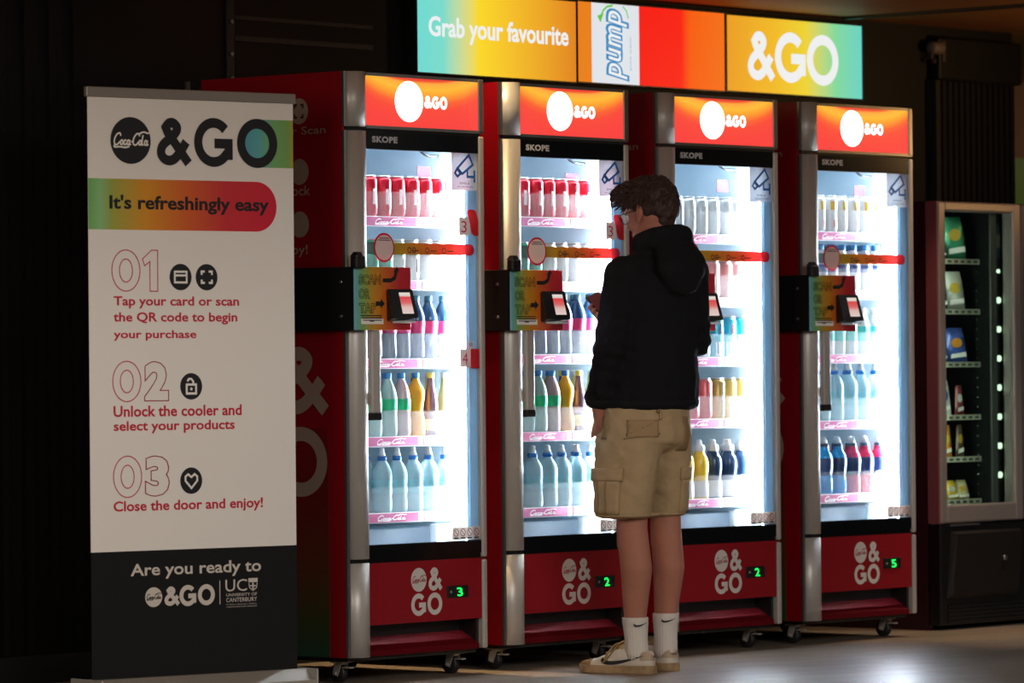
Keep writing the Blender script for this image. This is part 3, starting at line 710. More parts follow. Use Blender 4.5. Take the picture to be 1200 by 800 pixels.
NAMES = {'red_can':'red can','pale_can':'pale printed can','green_can':'green can','silver_can':'silver-white can','pink_can':'pale pink can','cyan_can':'cyan can','yellow_can':'yellow-navy can','coral_can':'coral can','fruit_can':'white fruit-print can',
 'cola':'dark cola bottle','water':'clear water bottle','lemonade':'green-label clear bottle','blush':'blush green-label bottle','orange':'orange drink bottle','cola_glass':'dark yellow-capped bottle','lemon':'pale lemon bottle','yellow_sport':'yellow sports bottle','navy_sport':'navy sports bottle','blue_sport':'blue sports bottle','red_sport':'crimson sports bottle','white_bottle':'white blue-capped bottle','aqua_bottle':'aqua-label bottle'}
CATS = lambda k: 'can' if k.endswith('can') else 'bottle'
SHELF = ['top', 'second', 'third', 'fourth', 'bottom']
# columns listed from right to left; (kinds, x of the rightmost, pitch)
PLAN12 = [(['red_can']*6, .636, .0735), (['pale_can']*4+['green_can']*2, .636, .0735), (['cola']*6, .660, .0745), (['lemon','cola_glass','orange','blush','lemonade','lemonade'], .668, .0775), (['water']*5, .660, .0840)]
PLAN = [PLAN12, PLAN12,
 [(['silver_can']*6, .636, .0735), (['pink_can']*5, .640, .078), (['cyan_can']*5, .660, .078), (['yellow_can']*3+['coral_can']*2, .664, .078), (['navy_sport']*3+['yellow_sport']*2, .660, .086)],
 [(['fruit_can']*6, .650, .0745), (['white_bottle']*6, .655, .074), (['aqua_bottle']*5, .640, .078), (['water']*5, .645, .088), (['red_sport']*3+['blue_sport']*2, .668, .090)]]
PLACE = ['nearest the lit wall', 'second from the lit wall', 'third from the lit wall', 'fourth from the lit wall', 'fifth from the lit wall', 'sixth from the lit wall']
WHICH = ['cooler beside banner', 'second cooler from banner', 'third cooler from banner', 'cooler beside snack machine']
used = set()
for i in range(4):
    c = COOLERS[i]; M = Matrix.Translation((POS[i][0], POS[i][1], 0)) @ Matrix.Rotation(R(POS[i][2]), 4, 'Z')
    for j, (kinds, xr, pitch) in enumerate(PLAN[i]):
        rnd = random.Random(i*10+j)
        for row in range(2):
            for k, kd in enumerate(kinds):
                x = xr-k*pitch
                if x < .16: continue
                o = PROTO[kd] if kd not in used else copy_tree(PROTO[kd]); used.add(kd)
                o.location = M @ Vector((x+rnd.uniform(-.002, .002), .131+row*min(.078, pitch)+rnd.uniform(-.003, .003), TOPS[i][j]-.0015))
                o.rotation_euler = (0, 0, R(POS[i][2]+35+rnd.uniform(-10, 10)))
                o['label'] = '%s, %s, %s row, %s shelf, %s' % (NAMES[kd], PLACE[k], ['front', 'back'][row], SHELF[j], WHICH[i])
                o['category'] = CATS(kd); o['group'] = '%ss on the %s shelf, %s' % (CATS(kd), SHELF[j], WHICH[i])

# ------------------------------------------------------------------ roll-up banner (u along its width, facing -y)
def banner():
    a = R(-10.713)
    t = empty('rollup_banner', 'tall white roll-up banner with rainbow band and three numbered steps, beside the red coolers', 'banner', (-1.228, .017, 0), a)
    Wd = .836
    b = NB()   # the hanging sheet, faintly bowed
    def sheet(z0, z1, nm, m, y=.0):
        b = NB(); V = []
        for k in range(13):
            u = Wd*k/12; V.append([Vector((u, y, z0)), Vector((u, y+.0015, z0)), Vector((u, y+.0015, z1)), Vector((u, y, z1))])
        rings(b, V, smooth=False); return obj(nm, b, m, t)
    sh = sheet(.506, 2.015, 'sheet', WHITE); bk = sheet(.075, .506, 'dark_sheet', mat('banner_black', (17,16,17), .5, spec=.3))
    b = NB(); box(b, -.008, Wd+.008, -.008, .010, 2.012, 2.046, bev=.003); obj('top_rail', b, mat('rail_alu', (150,142,132), .4, .4), t)
    b = NB(); rings(b, [[Vector((xx, -.09, .004)), Vector((xx, -.085, .05)), Vector((xx, -.03, .085)), Vector((xx, .05, .085)), Vector((xx, .09, .05)), Vector((xx, .095, .004))] for xx in (-.02, Wd+.018)], smooth=False); obj('base', b, mat('base_alu', (150,142,130), .5, .3), t)
    for xx in (-.022, Wd+.016):
        P_box('base_end', mat('end_cap', (170,166,160), .4), t, xx, xx+.006, -.092, .096, .003, .088, bev=.002)
    b = NB(); tube(b, [(.415, .02, .08), (.415, .02, 2.075)], .009, 10); obj('support_pole', b, STEEL, t)
    y = -.0008
    b = NB(); plate(b, [(.684,1.792),(.8355,1.792),(.8355,1.955),(.684,1.955)], y); obj('green_block', b, grad('block_rainbow', [(0,(92,166,178)),(.45,(118,180,110)),(.85,(124,170,90)),(1,(170,160,50))]), sh)
    b = NB(); plate(b, ell(.6845, 1.873, .05, .05), y-.0008); obj('letter_counter', b, grad('counter_teal', [(0,(84,160,182)),(.6,(96,178,176)),(1,(116,180,120))]), sh)
    b = NB(); yy = y-.0016
    plate(b, ell(.169, 1.871, .080, .078), yy); amp(b, .266, .407, 1.790, 1.953, yy, .2); letter_g(b, .425, .585, 1.790, 1.955, yy, .2); letter_o(b, .601, .768, 1.790, 1.957, yy, .2)
    obj('brand_lettering', b, INK, sh)
    b = NB(); script_logo(b, .100, .240, 1.847, 1.897, yy-.0008, .11); obj('script_lettering', b, WHITE, sh)
    b = NB(); r = .0845; plate(b, [(.0005,1.574)]+[(.764-r+r*math.cos(R(q)), 1.6585+r*math.sin(R(q))) for q in range(-90, 91, 6)]+[(.0005,1.743)], y)
    bd = obj('rainbow_band', b, grad('banner_rainbow', [(0,(112,180,90)),(.06,(140,196,130)),(.12,(160,170,70)),(.3,(218,146,30)),(.5,(216,100,34)),(.72,(206,44,50)),(1,(210,22,52))], 'X', 0, .45), sh)
    b = NB(); text(b, "It's refreshingly easy", .083, .732, 1.629, 1.690, y-.0008, bold=.028); obj('lettering', b, INK, bd)
    ow = .0034
    for dg_, u1, z0, z1 in (('1', .296, 1.370, 1.507), ('2', .334, 1.003, 1.137), ('3', .330, .685, .822)):
        b = NB(); cz, hz = (z0+z1)/2, (z1-z0)/2
        ribbon(b, ell(.147, cz, .056, hz), ow, y, closed=True); ribbon(b, ell(.147, cz, .026, hz*.56), ow, y, closed=True)
        if dg_ == '1': ribbon(b, [(.213,z1-.030),(.250,z1),(.274,z1),(.274,z0),(.243,z0),(.243,z1-.038),(.222,z1-.052)], ow, y, closed=True)
        else: text(b, dg_, .216, .316, z0, z1, y, bold=.06, outline=.010)
        obj('outline_numeral', b, REDINK, sh)
    for lines in ((('Tap your card or scan', .097, .605, 1.3125, 1.353), ('the QR code to begin', .096, .597, 1.259, 1.300), ('your purchase', .096, .429, 1.205, 1.240)),
                  (('Unlock the cooler and', .093, .612, .952, .989), ('select your products', .093, .583, .896, .938)), (('Close the door and enjoy!', .090, .697, .628, .673),)):
        for s, u0, u1, z0, z1 in lines: b = NB(); text(b, s, u0, u1, z0, z1, y, bold=.022); obj('step_lettering', b, REDINK, sh)
    I = ((.3665, 1.418), (.4725, 1.418), (.406, 1.0515), (.403, .735))
    for cu, cz in I: b = NB(); plate(b, ell(cu, cz, .0445, .0445), y); obj('icon_disc', b, INK, sh)
    b = NB(); q = y-.0008
    cu, cz = I[0]; ribbon(b, [(cu-.024,cz-.018),(cu+.024,cz-.018),(cu+.024,cz+.018),(cu-.024,cz+.018)], .007, q, closed=True); box(b, cu-.024, cu+.024, q, q+.0005, cz+.002, cz+.009)
    obj('icon_print', b, WHITE, sh); b = NB()
    cu, cz = I[1]
    for sx in (-1, 1):
        for sz in (-1, 1): ribbon(b, [(cu+sx*.008, cz+sz*.019), (cu+sx*.021, cz+sz*.019), (cu+sx*.021, cz+sz*.008)], .0075, q)
    obj('icon_print', b, WHITE, sh); b = NB()
    cu, cz = I[2]; ribbon(b, [(cu-.019,cz-.024),(cu+.019,cz-.024),(cu+.019,cz+.006),(cu-.019,cz+.006)], .0075, q, closed=True); plate(b, ell(cu, cz-.009, .005, .005, 12), q)
    ribbon(b, [(cu+.008,cz+.006),(cu+.008,cz+.016),(cu+.0,cz+.025),(cu-.010,cz+.025),(cu-.016,cz+.017)], .007, q)
    obj('icon_print', b, WHITE, sh); b = NB()
    cu, cz = I[3]; H = [(0,-.025),(.024,.0),(.024,.014),(.013,.022),(0,.012),(-.013,.022),(-.024,.014),(-.024,.0)]
    ribbon(b, [(cu+p[0], cz+p[1]) for p in H], .007, q, closed=True)
    obj('icon_print', b, WHITE, sh)
    b = NB(); text(b, 'Are you ready to', .156, .687, .410, .463, y, bold=.016); obj('question_lettering', b, mat('print_offwhite', (206,196,182), .5), bk)
    b = NB(); plate(b, ell(.2475, .350, .034, .033), y); amp(b, .287, .350, .318, .384, y, .22); go(b, .351, .495, .315, .386, y, .22)
    obj('lettering', b, mat('print_offwhite', (206,196,182), .5), bk)
    b = NB(); ribbon(b, [(.516,.316),(.516,.396)], .003, y); obj('divider_line', b, mat('print_offwhite'), bk)
    b = NB(); text(b, 'UC', .539, .628, .358, .398, y); text(b, 'UNIVERSITY OF', .542, .669, .341, .351, y); text(b, 'CANTERBURY', .542, .669, .322, .336, y); text(b, 'Te Whare Wananga o Waitaha', .542, .668, .311, .3155, y); text(b, 'CHRISTCHURCH NEW ZEALAND', .542, .668, .304, .3075, y)
    plate(b, [(.634,.386),(.672,.386),(.672,.400),(.634,.400)], y); ribbon(b, [(.636,.384),(.638,.368),(.653,.358),(.668,.368),(.670,.384)], .003, y); box(b, .650, .656, y, y+.0005, .362, .385); box(b, .640, .666, y, y+.0005, .372, .376)
    obj('university_logo', b, mat('print_offwhite'), bk)
    b = NB(); script_logo(b, .219, .276, .340, .362, y-.0008, .12); obj('script_lettering', b, INK, bk)
banner()

# ------------------------------------------------------------------ snack machine (front plane y = 0)
def snack_machine():
    t = empty('snack_machine', 'black snack vending machine with silver door frame, beside the last cooler', 'vending machine', (3.826, .2, 0), 0)
    H = 1.785
    BODY = mat('cabinet_black', (44,15,20), .35)
    b = NB(); box(b, 0, .02, .05, .80, .0, H); box(b, .86, .88, .05, .80, 0, H); box(b, .02, .86, .78, .80, 0, H); box(b, .02, .86, .05, .78, 1.765, H); box(b, .02, .86, .05, .78, .40, .44); box(b, .02, .86, .06, .78, .02, .40)
    obj('cabinet', b, BODY, t)
    P_box('interior', mat('interior_dark', (22,26,26), .5), t, .025, .60, .70, .715, .45, 1.76)
    AL = mat('frame_alu', (150,140,136), .38, .5)
    fr = NB(); box(fr, 0, .050, -.012, .05, .445, H, bev=.008); box(fr, .545, .60, -.012, .05, .445, H, bev=.008); box(fr, .045, .55, -.012, .05, 1.744, H, bev=.008); box(fr, .045, .55, -.012, .05, .445, .52, bev=.008)
    d = obj('door_frame', fr, AL, t)
    P_box('glass_pane', pane_mat('dark_glass', (226,236,232)), d, .05, .545, .004, .008, .52, 1.744)
    P_box('frame_edge', mat('edge_red', (122,66,72), .4), d, -.006, .004, -.006, .05, .445, H)
    P_box('control_column', mat('column_grey', (92,86,86), .35, .4), t, .603, .88, -.012, .05, .445, H, bev=.01)
    P_box('keypad', BLACK, t, .66, .82, -.016, -.01, 1.05, 1.35, bev=.003)
    P_box('inner_panel', mat('panel_dark', (9,10,10), .5, spec=.2), t, .475, .50, .056, .70, .45, 1.76)
    P_box('inner_panel_front', mat('panel_slate', (84,88,86), .45), t, .462, .503, .048, .056, .45, 1.744)
    # dark column behind the glass; its glowing discs stand for reflected LEDs
    lc = P_box('dot_column', mat('dot_column_black', (16,19,18), .4), t, .505, .545, .06, .10, .45, 1.744)
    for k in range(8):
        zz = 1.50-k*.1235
        b = NB(); lathe(b, [(.013 if k else .008, .052), (.013 if k else .008, .06)], 16, (.528, 0, zz), 'Y'); obj('glow_dot', b, mat('dot_glow', (214,246,206), emit=2.2), lc)
    P_box('info_card', mat('info_blue', (34,66,84), .4), lc, .509, .541, .056, .060, 1.555, 1.70)
    b = NB(); box(b, .511, .539, .053, .056, 1.60, 1.655); obj('info_print', b, mat('info_cream', (120,118,100), .5), lc)
    P_box('top_card', mat('info_blue'), t, .07, .36, .52, .525, 1.655, 1.742)
    # trays
    TZ = [1.551, 1.339, 1.116, .893, .716, .537]
    tm = mat('tray_steel', (96,98,94), .4, .5)
    for k, z in enumerate(TZ):
        tr = P_box('tray', tm, t, .03, .47, .12, .66, z-.012, z-.006)
        P_box('price_rail', mat('rail_cream', (206,206,186), .45), tr, .03, .47, .112, .12, z-.022, z)
        b = NB()
        for q in range(9): box(b, .05+q*.047, .078+q*.047, .1108, .1125, z-.017, z-.006)
        obj('price_print', b, mat('print_dark', (80,84,76), .5), tr)
        if k < 5:
            for cx in (.10, .20, .30, .40):
                b = NB(); pts = [(cx+.030*math.cos(a), .22+a*.010, z+.034+.030*math.sin(a)) for a in [q*math.pi/6 for q in range(0, 12*6+1)]]
                tube(b, pts, .0022, 5); obj('coil', b, mat('coil_steel', (150,160,150), .25, .8), tr)
    # chain of bright studs down the tray side
    b = NB()
    for k in range(24): lathe(b, [(.004, .118), (.004, .124)], 8, (.462, 0, 1.50-k*.041), 'Y')
    obj('stud_strip', b, mat('coil_steel'), t)
    P_box('light_strip', mat('machine_fill_glow', (236,246,228), emit=48), t, .028, .042, .056, .068, .47, 1.73)  # added glow strip, hidden behind the door frame, to brighten the bags
    # lower part
    b = NB(); box(b, 0, .88, -.006, .06, .02, .44, bev=.006); obj('lower_door', b, mat('lower_black', (13,12,13), .35), t)
    P_box('flap_edge', STEEL, t, .07, .28, -.012, -.004, .432, .440, bev=.002)
    b = NB(); rings(b, [[Vector((.075, -.007, .41)), Vector((.57, -.007, .41)), Vector((.545, -.007, .13)), Vector((.04, -.007, .13))], [Vector((.085, -.035, .40)), Vector((.56, -.035, .40)), Vector((.535, -.030, .15)), Vector((.055, -.030, .15))]], smooth=False); fl = obj('delivery_flap', b, mat('flap_brown', (24,20,18), .5, spec=.3), t)
    b = NB(); lathe(b, [(.011, -.045), (.012, -.03)], 14, (.42, 0, .29), 'Y'); obj('lock', b, STEEL, fl)
    b = NB()
    for k in range(5): box(b, .05, .83, -.012, -.004, .03+k*.016, .038+k*.016)
    obj('vent', b, BLACK, t)
    # the snacks on show
    def bag(name, label, cx, tray, w, h, m, m2, th=.05, lean=0, cat='snack bag', group='snacks in the vending machine'):
        b = NB(); N = 9; f = []; g = []
        for s in (-1, 1):
            gr = []
            for i_ in range(N):
                row = []
                for j_ in range(N):
                    u, v = i_/(N-1)*2-1, j_/(N-1)
                    bul = (1-u*u)**.5*(1-(2*v-1)**4)**.7
                    crinkle = .003*math.sin(u*17+v*23+s)
                    row.append(b.verts.new((u*w/2*(1.06-.45*v**1.6), s*(bul*th/2+.0008)+crinkle*bul+lean*(v-.0), v*h)))
                gr.append(row)
            for i_ in range(N-1):
                for j_ in range(N-1):
                    q_ = (gr[i_][j_], gr[i_+1][j_], gr[i_+1][j_+1], gr[i_][j_+1]); b.faces.new(q_ if s < 0 else q_[::-1]).smooth = True
        bmesh.ops.remove_doubles(b, verts=b.verts[:], dist=.0004)
        o = obj(name, b, m)
        o.location = (3.826+cx, .2+.155, TZ[tray]-.006); o.rotation_euler = (0, 0, R(-20)); tag(o, label, cat, group)
        b = NB(); plate(b, ell(-w*.08, h*.58, w*.22, h*.14, 18), -th/2-.004+lean*.5, .004); obj('printed_mark', b, m2, o)
        b = NB(); plate(b, [(-w*.3, h*.14), (w*.32, h*.2), (w*.30, h*.32), (-w*.28, h*.26)], -th/2-.003+lean*.2, .004); obj('printed_mark', b, SK, o)
        return o
    fm = lambda n, c: mat(n, c, .25, .2, spec=.8)
    bag('snack_bag', 'big green and white snack bag, topmost tray of the vending machine', .33, 0, .135, .185, fm('foil_green', (70,170,130)), fm('foil_gold', (226,190,70)), .07)
    bag('snack_bag', 'dark foil snack bag beside the big green bag, topmost tray', .215, 0, .10, .10, fm('foil_dark', (60,58,60)), fm('foil_white', (226,228,220)))
    bag('snack_bag', 'white snack bag with yellow print, second tray of the vending machine', .33, 1, .12, .165, fm('foil_white', (226,228,220)), fm('foil_gold', (226,190,70)), .06)
    bag('snack_bag', 'dark snack bag left of the white bag, second tray', .225, 1, .09, .13, fm('foil_dark', (60,58,60)), fm('foil_white', (226,228,220)))
    bag('snack_bag', 'blue, white and orange snack bag, third tray of the vending machine', .34, 2, .125, .15, fm('foil_blue', (70,96,180)), fm('foil_orange', (230,150,50)), .06)
    bag('snack_bag', 'small green and black snack bag, third tray left side', .22, 2, .09, .10, fm('foil_olive', (110,140,70)), fm('foil_dark', (60,58,60)))
    bag('snack_bar', 'tall white bar wrapper with blue top, fourth tray of machine', .275, 3, .052, .150, fm('foil_white', (226,228,220)), fm('foil_blue', (70,96,180)), .02, .012, 'snack bar')
    bag('snack_bar', 'dark red bar wrapper, right end of fourth tray', .375, 3, .045, .130, fm('foil_maroon', (130,50,50)), fm('foil_white', (226,228,220)), .02, .008, 'snack bar')
    bag('snack_bar', 'pale pink bar wrapper, left end of fourth tray', .205, 3, .040, .120, fm('foil_pink', (206,170,170)), fm('foil_white', (226,228,220)), .02, .008, 'snack bar')
    bag('snack_bar', 'orange bar wrapper, middle of fifth tray', .285, 4, .042, .140, fm('foil_orange', (230,150,50)), fm('foil_gold', (226,190,70)), .02, .006, 'snack bar')
    bag('snack_bar', 'brown bar wrapper, right end of fifth tray', .375, 4, .042, .140, fm('foil_brown', (96,70,52)), fm('foil_gold', (226,190,70)), .02, .006, 'snack bar')
    bag('snack_bar', 'yellow and blue bar wrapper, left end of fifth tray', .205, 4, .042, .125, fm('foil_gold', (226,190,70)), fm('foil_blue', (70,96,180)), .02, .006, 'snack bar')
    for cx, lab, m, m2 in ((.22, 'white and red snack pouch, left end of lowest tray', fm('foil_white', (226,228,220)), fm('foil_maroon', (130,50,50))), (.305, 'gold snack pouch, middle of lowest tray', fm('foil_gold', (226,190,70)), fm('foil_white', (226,228,220))), (.385, 'cream snack pouch, right end of lowest tray', fm('foil_cream', (220,206,160)), fm('foil_gold', (226,190,70)))):
        bag('snack_pouch', lab, cx, 5, .075, .085, m, m2, .04, .01)
snack_machine()
# ------------------------------------------------------------------ the person (x image-right, y away from the entrance, z up)
PR = empty('person', 'person in black hoodie, khaki cargo shorts and white trainers, holding a phone before the coolers', 'person', (1.115, -.491, 0), R(-49.2235))
FA = R(40); FW = Vector((-math.sin(FA), math.cos(FA), 0)); RT = Vector((math.cos(FA), math.sin(FA), 0)); UP = Vector((0, 0, 1))
def E3(c, r, rot=None): return (Vector(c), Vector(r if isinstance(r, (tuple, list, Vector)) else (r, r, r)), rot)
BR = Matrix.Rotation(FA, 3, 'Z')       # body frame: local x = right, local y = forward
def hull(bm, items, sub=3):
    t = bmesh.new()
    for c, r, rot in items:
        s = bmesh.new(); bmesh.ops.create_icosphere(s, subdivisions=sub, radius=1)
        for v in s.verts:
            p = Vector((v.co.x*r.x, v.co.y*r.y, v.co.z*r.z)); v.co = c+((rot or BR) @ p)
        merge(t, s)
    r_ = bmesh.ops.convex_hull(t, input=t.verts[:])
    bmesh.ops.delete(t, geom=list({g for g in r_['geom_interior']+r_['geom_unused'] if isinstance(g, bmesh.types.BMVert)}), context='VERTS')
    merge(bm, t)
def skin(bm, voxel, iters, fac=.5):
    me = bpy.data.meshes.new('tmp'); bm.to_mesh(me); bm.free(); o = bpy.data.objects.new('tmp', me); COL.objects.link(o)
    m = o.modifiers.new('r', 'REMESH'); m.mode = 'VOXEL'; m.voxel_size = voxel
    s = o.modifiers.new('s', 'SMOOTH'); s.factor = fac; s.iterations = iters
    dg = bpy.context.evaluated_depsgraph_get(); me2 = bpy.data.meshes.new_from_object(o.evaluated_get(dg))
    bpy.data.objects.remove(o); bpy.data.meshes.remove(me)
    me2.polygons.foreach_set('use_smooth', [True]*len(me2.polygons)); return me2
def mesh_obj(name, me, m, parent):
    me.name = name; me.materials.clear(); me.materials.append(m)
    o = bpy.data.objects.new(name, me); COL.objects.link(o); o.parent = parent; return o
def displace(me, fn):
    ns = [v.normal.copy() for v in me.vertices]
    for v, n in zip(me.vertices, ns): v.co += n*fn(v.co, n)
    me.update()
def bvh_of(me): return BVHTree.FromPolygons([v.co.copy() for v in me.vertices], [tuple(p.vertices) for p in me.polygons])
def bvh_patch(bvh, axis, a0, a1, z0, z1, off, th, nu=14, nv=12, warp=None):
    """slab that follows the surface round a vertical axis (angles from +x, degrees)"""
    b = NB(); F = []; G = []
    for i in range(nu+1):
        rf, rg = [], []
        for j in range(nv+1):
            u, v = i/nu, j/nv
            a = R(a0+(a1-a0)*u); z = z0+(z1-z0)*v
            if warp: a, z = warp(u, v, a, z)
            ax = axis(z) if callable(axis) else Vector(axis)
            d = Vector((math.cos(a), math.sin(a), 0)); o = Vector((ax.x, ax.y, z))+d*.6
            h = bvh.ray_cast(o, -d)
            p = h[0] if h[0] else o-d*.5
            edge = min(u, 1-u, v, 1-v) < 1e-6
            rf.append(b.verts.new(p+d*(off+(0 if edge else th)))); rg.append(b.verts.new(p-d*.004))
        F.append(rf); G.append(rg)
    for i in range(nu):
        for j in range(nv):
            b.faces.new((F[i][j], F[i+1][j], F[i+1][j+1], F[i][j+1])).smooth = True
    for i in range(nu):
        b.faces.new((F[i][0], G[i][0], G[i+1][0], F[i+1][0])); b.faces.new((F[i][nv], F[i+1][nv], G[i+1][nv], G[i][nv]))
    for j in range(nv):
        b.faces.new((F[0][j], F[0][j+1], G[0][j+1], G[0][j])); b.faces.new((F[nu][j], G[nu][j], G[nu][j+1], F[nu][j+1]))
    return b
# joints
HIPL, HIPR = Vector((-.085, -.055, .88)), Vector((.035, .055, .88))
KNL, KNR = Vector((-.092, -.045, .50)), Vector((.034, .085, .50))
ANL, ANR = Vector((-.080, -.045, .09)), Vector((.030, .105, .09))
SHL, SHR = Vector((-.112, -.095, 1.432)), Vector((.128, .105, 1.445))
ELL, WRL = Vector((-.165, -.13, 1.18)), Vector((-.208, -.055, .955))
ELR = Vector((.140, .125, 1.19))
# head frame
HY, HP = R(47), R(-13)
HM = Matrix.Rotation(HY, 3, 'Z') @ Matrix.Rotation(HP, 3, 'X')
HC = Vector((-.012, .045, 1.668))
def H(*p): return HC+HM @ Vector(p)
# phone frame
PT = Vector((-.58, .25, .76)).normalized(); PN = Vector((.15, -.28, .30)); PN = (PN-PT*PN.dot(PT)).normalized(); PE = PT.cross(PN)   # PE: towards the body's right
PC = Vector((-.224, .245, 1.372))-PT*.075
def PP(e, t, n): return PC+PE*e+PT*t+PN*n
b = NB()
# trunk inside the clothes, neck
hull(b, [E3((-.005,0,1.42), (.16,.095,.07)), E3((-.03,0,1.05), (.14,.10,.06))]); hull(b, [E3((-.03,0,1.05), (.14,.10,.06)), E3((-.03,0,.90), (.15,.11,.08))])
hull(b, [E3(H(0,-.028,-.06), (.054,.054,.03)), E3((.012,-.005,1.51), (.066,.062,.03))])
hull(b, [E3(SHL, .05), E3((0,0,1.49), .06), E3(SHR, .05)])
# arms
hull(b, [E3(SHL, .05), E3(ELL, .040)]); hull(b, [E3(ELL, .040), E3(WRL, .027)])
WRR = PP(.035, -.105, -.035)
hull(b, [E3(SHR, .05), E3(ELR, .040)]); hull(b, [E3(ELR, .040), E3(WRR, .027)])
# legs
for hp, kn, an, s in ((HIPL, KNL, ANL, -1), (HIPR, KNR, ANR, 1)):
    hull(b, [E3(hp, .075), E3(kn+Vector((0,0,.06)), .057)])
    hull(b, [E3(kn+Vector((0,0,.06)), .057), E3(kn-Vector((0,0,.04)), (.054,.058,.03))])
    cf = kn.lerp(an, .30)-FW*.016
    hull(b, [E3(kn+Vector((0,0,.02)), (.055,.058,.03)), E3(cf, (.056,.060,.06))]); hull(b, [E3(cf, (.056,.060,.06)), E3(kn.lerp(an, .72), (.040,.043,.03))])
    hull(b, [E3(kn.lerp(an, .72), (.040,.043,.03)), E3(an, (.035,.038,.03))]); hull(b, [E3(an, (.033,.036,.03)), E3(an-UP*.045, (.03,.05,.02))])
# head
def hh(*items): hull(b, [(H(*c), Vector(r) if not isinstance(r, float) else Vector((r, r, r)), HM) for c, r in items])
hh(((0,-.012,.022), (.073,.094,.088))); hh(((0,.048,.02), (.058,.040,.055)), ((0,.045,-.068), (.049,.042,.036)))
hh(((0,.045,-.065), (.050,.040,.034)), ((0,.078,-.108), (.020,.016,.014))); hh(((0,-.03,-.03), (.062,.06,.05)), ((0,.03,-.07), (.052,.04,.03)))
for s in (-1, 1):
    hh(((s*.036,.062,-.036), (.024,.022,.022))); hh(((s*.026,.084,.016), (.020,.010,.008))); hh(((s*.010,.098,-.036), (.009,.012,.008)))
hh(((0,.090,.006), (.009,.008,.008)), ((0,.112,-.032), (.011,.011,.009))); hh(((0,.092,-.064), (.022,.009,.006))); hh(((0,.090,-.078), (.019,.010,.007)))
for s in (-1, 1):      # ears: rim, lobe and root
    hh(((s*.070,-.004,-.012), (.010,.012,.022)), ((s*.082,-.018,-.004), (.006,.016,.026))); hh(((s*.078,-.010,-.012), (.006,.013,.028)), ((s*.074,.002,-.040), (.006,.008,.008)))
# right hand round the phone: palm under its lower half, fingers curling over the far edge, thumb on the near side
hull(b, [E3(PP(.030,-.060,-.022), (.022,.020,.012)), E3(PP(-.010,-.015,-.024), (.024,.030,.010)), E3(WRR, .024)])
for k in range(4):
    t0 = -.040+k*.021; ln = (.86, 1, .97, .8)[k]
    P = [PP(.005, t0, -.024), PP(-.028*ln, t0+.006, -.022), PP(-.047, t0+.010, -.006), PP(-.044, t0+.011, .010)]
    for p, q_, r0, r1 in zip(P, P[1:], (.0098,.0092,.0084), (.0092,.0084,.0072)): hull(b, [E3(p, r0), E3(q_, r1)])
P = [PP(.034,-.055,-.014), PP(.048,-.030,.002), PP(.040,-.002,.012), PP(.026,.018,.013)]
for p, q_, r0, r1 in zip(P, P[1:], (.013,.011,.0095), (.011,.0095,.008)): hull(b, [E3(p, r0), E3(q_, r1)])
# left hand in the front pocket
LH = Vector((-.198, -.015, .885))
hull(b, [E3(WRL, .026), E3(LH, (.014,.034,.034))])
for k in range(4):
    p = LH+FW*(.024-.016*k)-UP*.02; q_ = p-UP*(.045, .05, .048, .036)[k]+RT*.012
    hull(b, [E3(p, .009), E3(q_, .0078)])
hull(b, [E3(LH+FW*.03+UP*.02, .012), E3(LH+FW*.05-UP*.03, .009)])
SKIN = mat('skin', (172,114,92), .62, spec=.3, var=.06, bscale=14, sss=.12)
BODY = mesh_obj('body', skin(b, .0042, 10), SKIN, PR)

# eyes and brows
for s in (-1, 1):
    b = NB(); hull(b, [(H(s*.030, .078, -.002), Vector((.0115, .0115, .0115)), HM)], 3); e = obj('eye', b, mat('eye_white', (232,228,222), .2), PR, smooth=True)
    b = NB(); hull(b, [(H(s*.030, .0875, -.004), Vector((.0055, .0025, .0055)), HM)], 2); obj('iris', b, mat('iris', (60,50,42), .2), e, smooth=True)

# hair: a layered crop, short at the nape, with a swept fringe
HAIR = mat('brown_hair', (60,40,32), .62, var=.45, bscale=120, spec=.35)
b = NB()
hh(((0,-.014,.048), (.079,.096,.072))); hh(((0,-.05,.03), (.076,.068,.075)), ((0,-.070,-.018), (.062,.042,.04))); hh(((0,-.066,-.03), (.052,.036,.036)), ((0,-.062,-.066), (.038,.024,.018)))
for s in (-1, 1): hh(((s*.060,-.035,.02), (.022,.045,.05)), ((s*.062,.01,.035), (.016,.03,.03)))
hh(((0,.02,.088), (.066,.060,.026)), ((0,-.05,.078), (.062,.05,.034))); hh(((0,.05,.085), (.062,.05,.030)), ((-.002,.100,.064), (.050,.024,.018)))
hm = skin(b, .006, 4)
displace(hm, lambda p, n: .006*noise.noise(p*38)+.0035*noise.noise(p*95))
HR = mesh_obj('hair', hm, HAIR, PR)
hb = bvh_of(hm)
b = NB(); rnd = random.Random(3)
inv = HM.transposed()
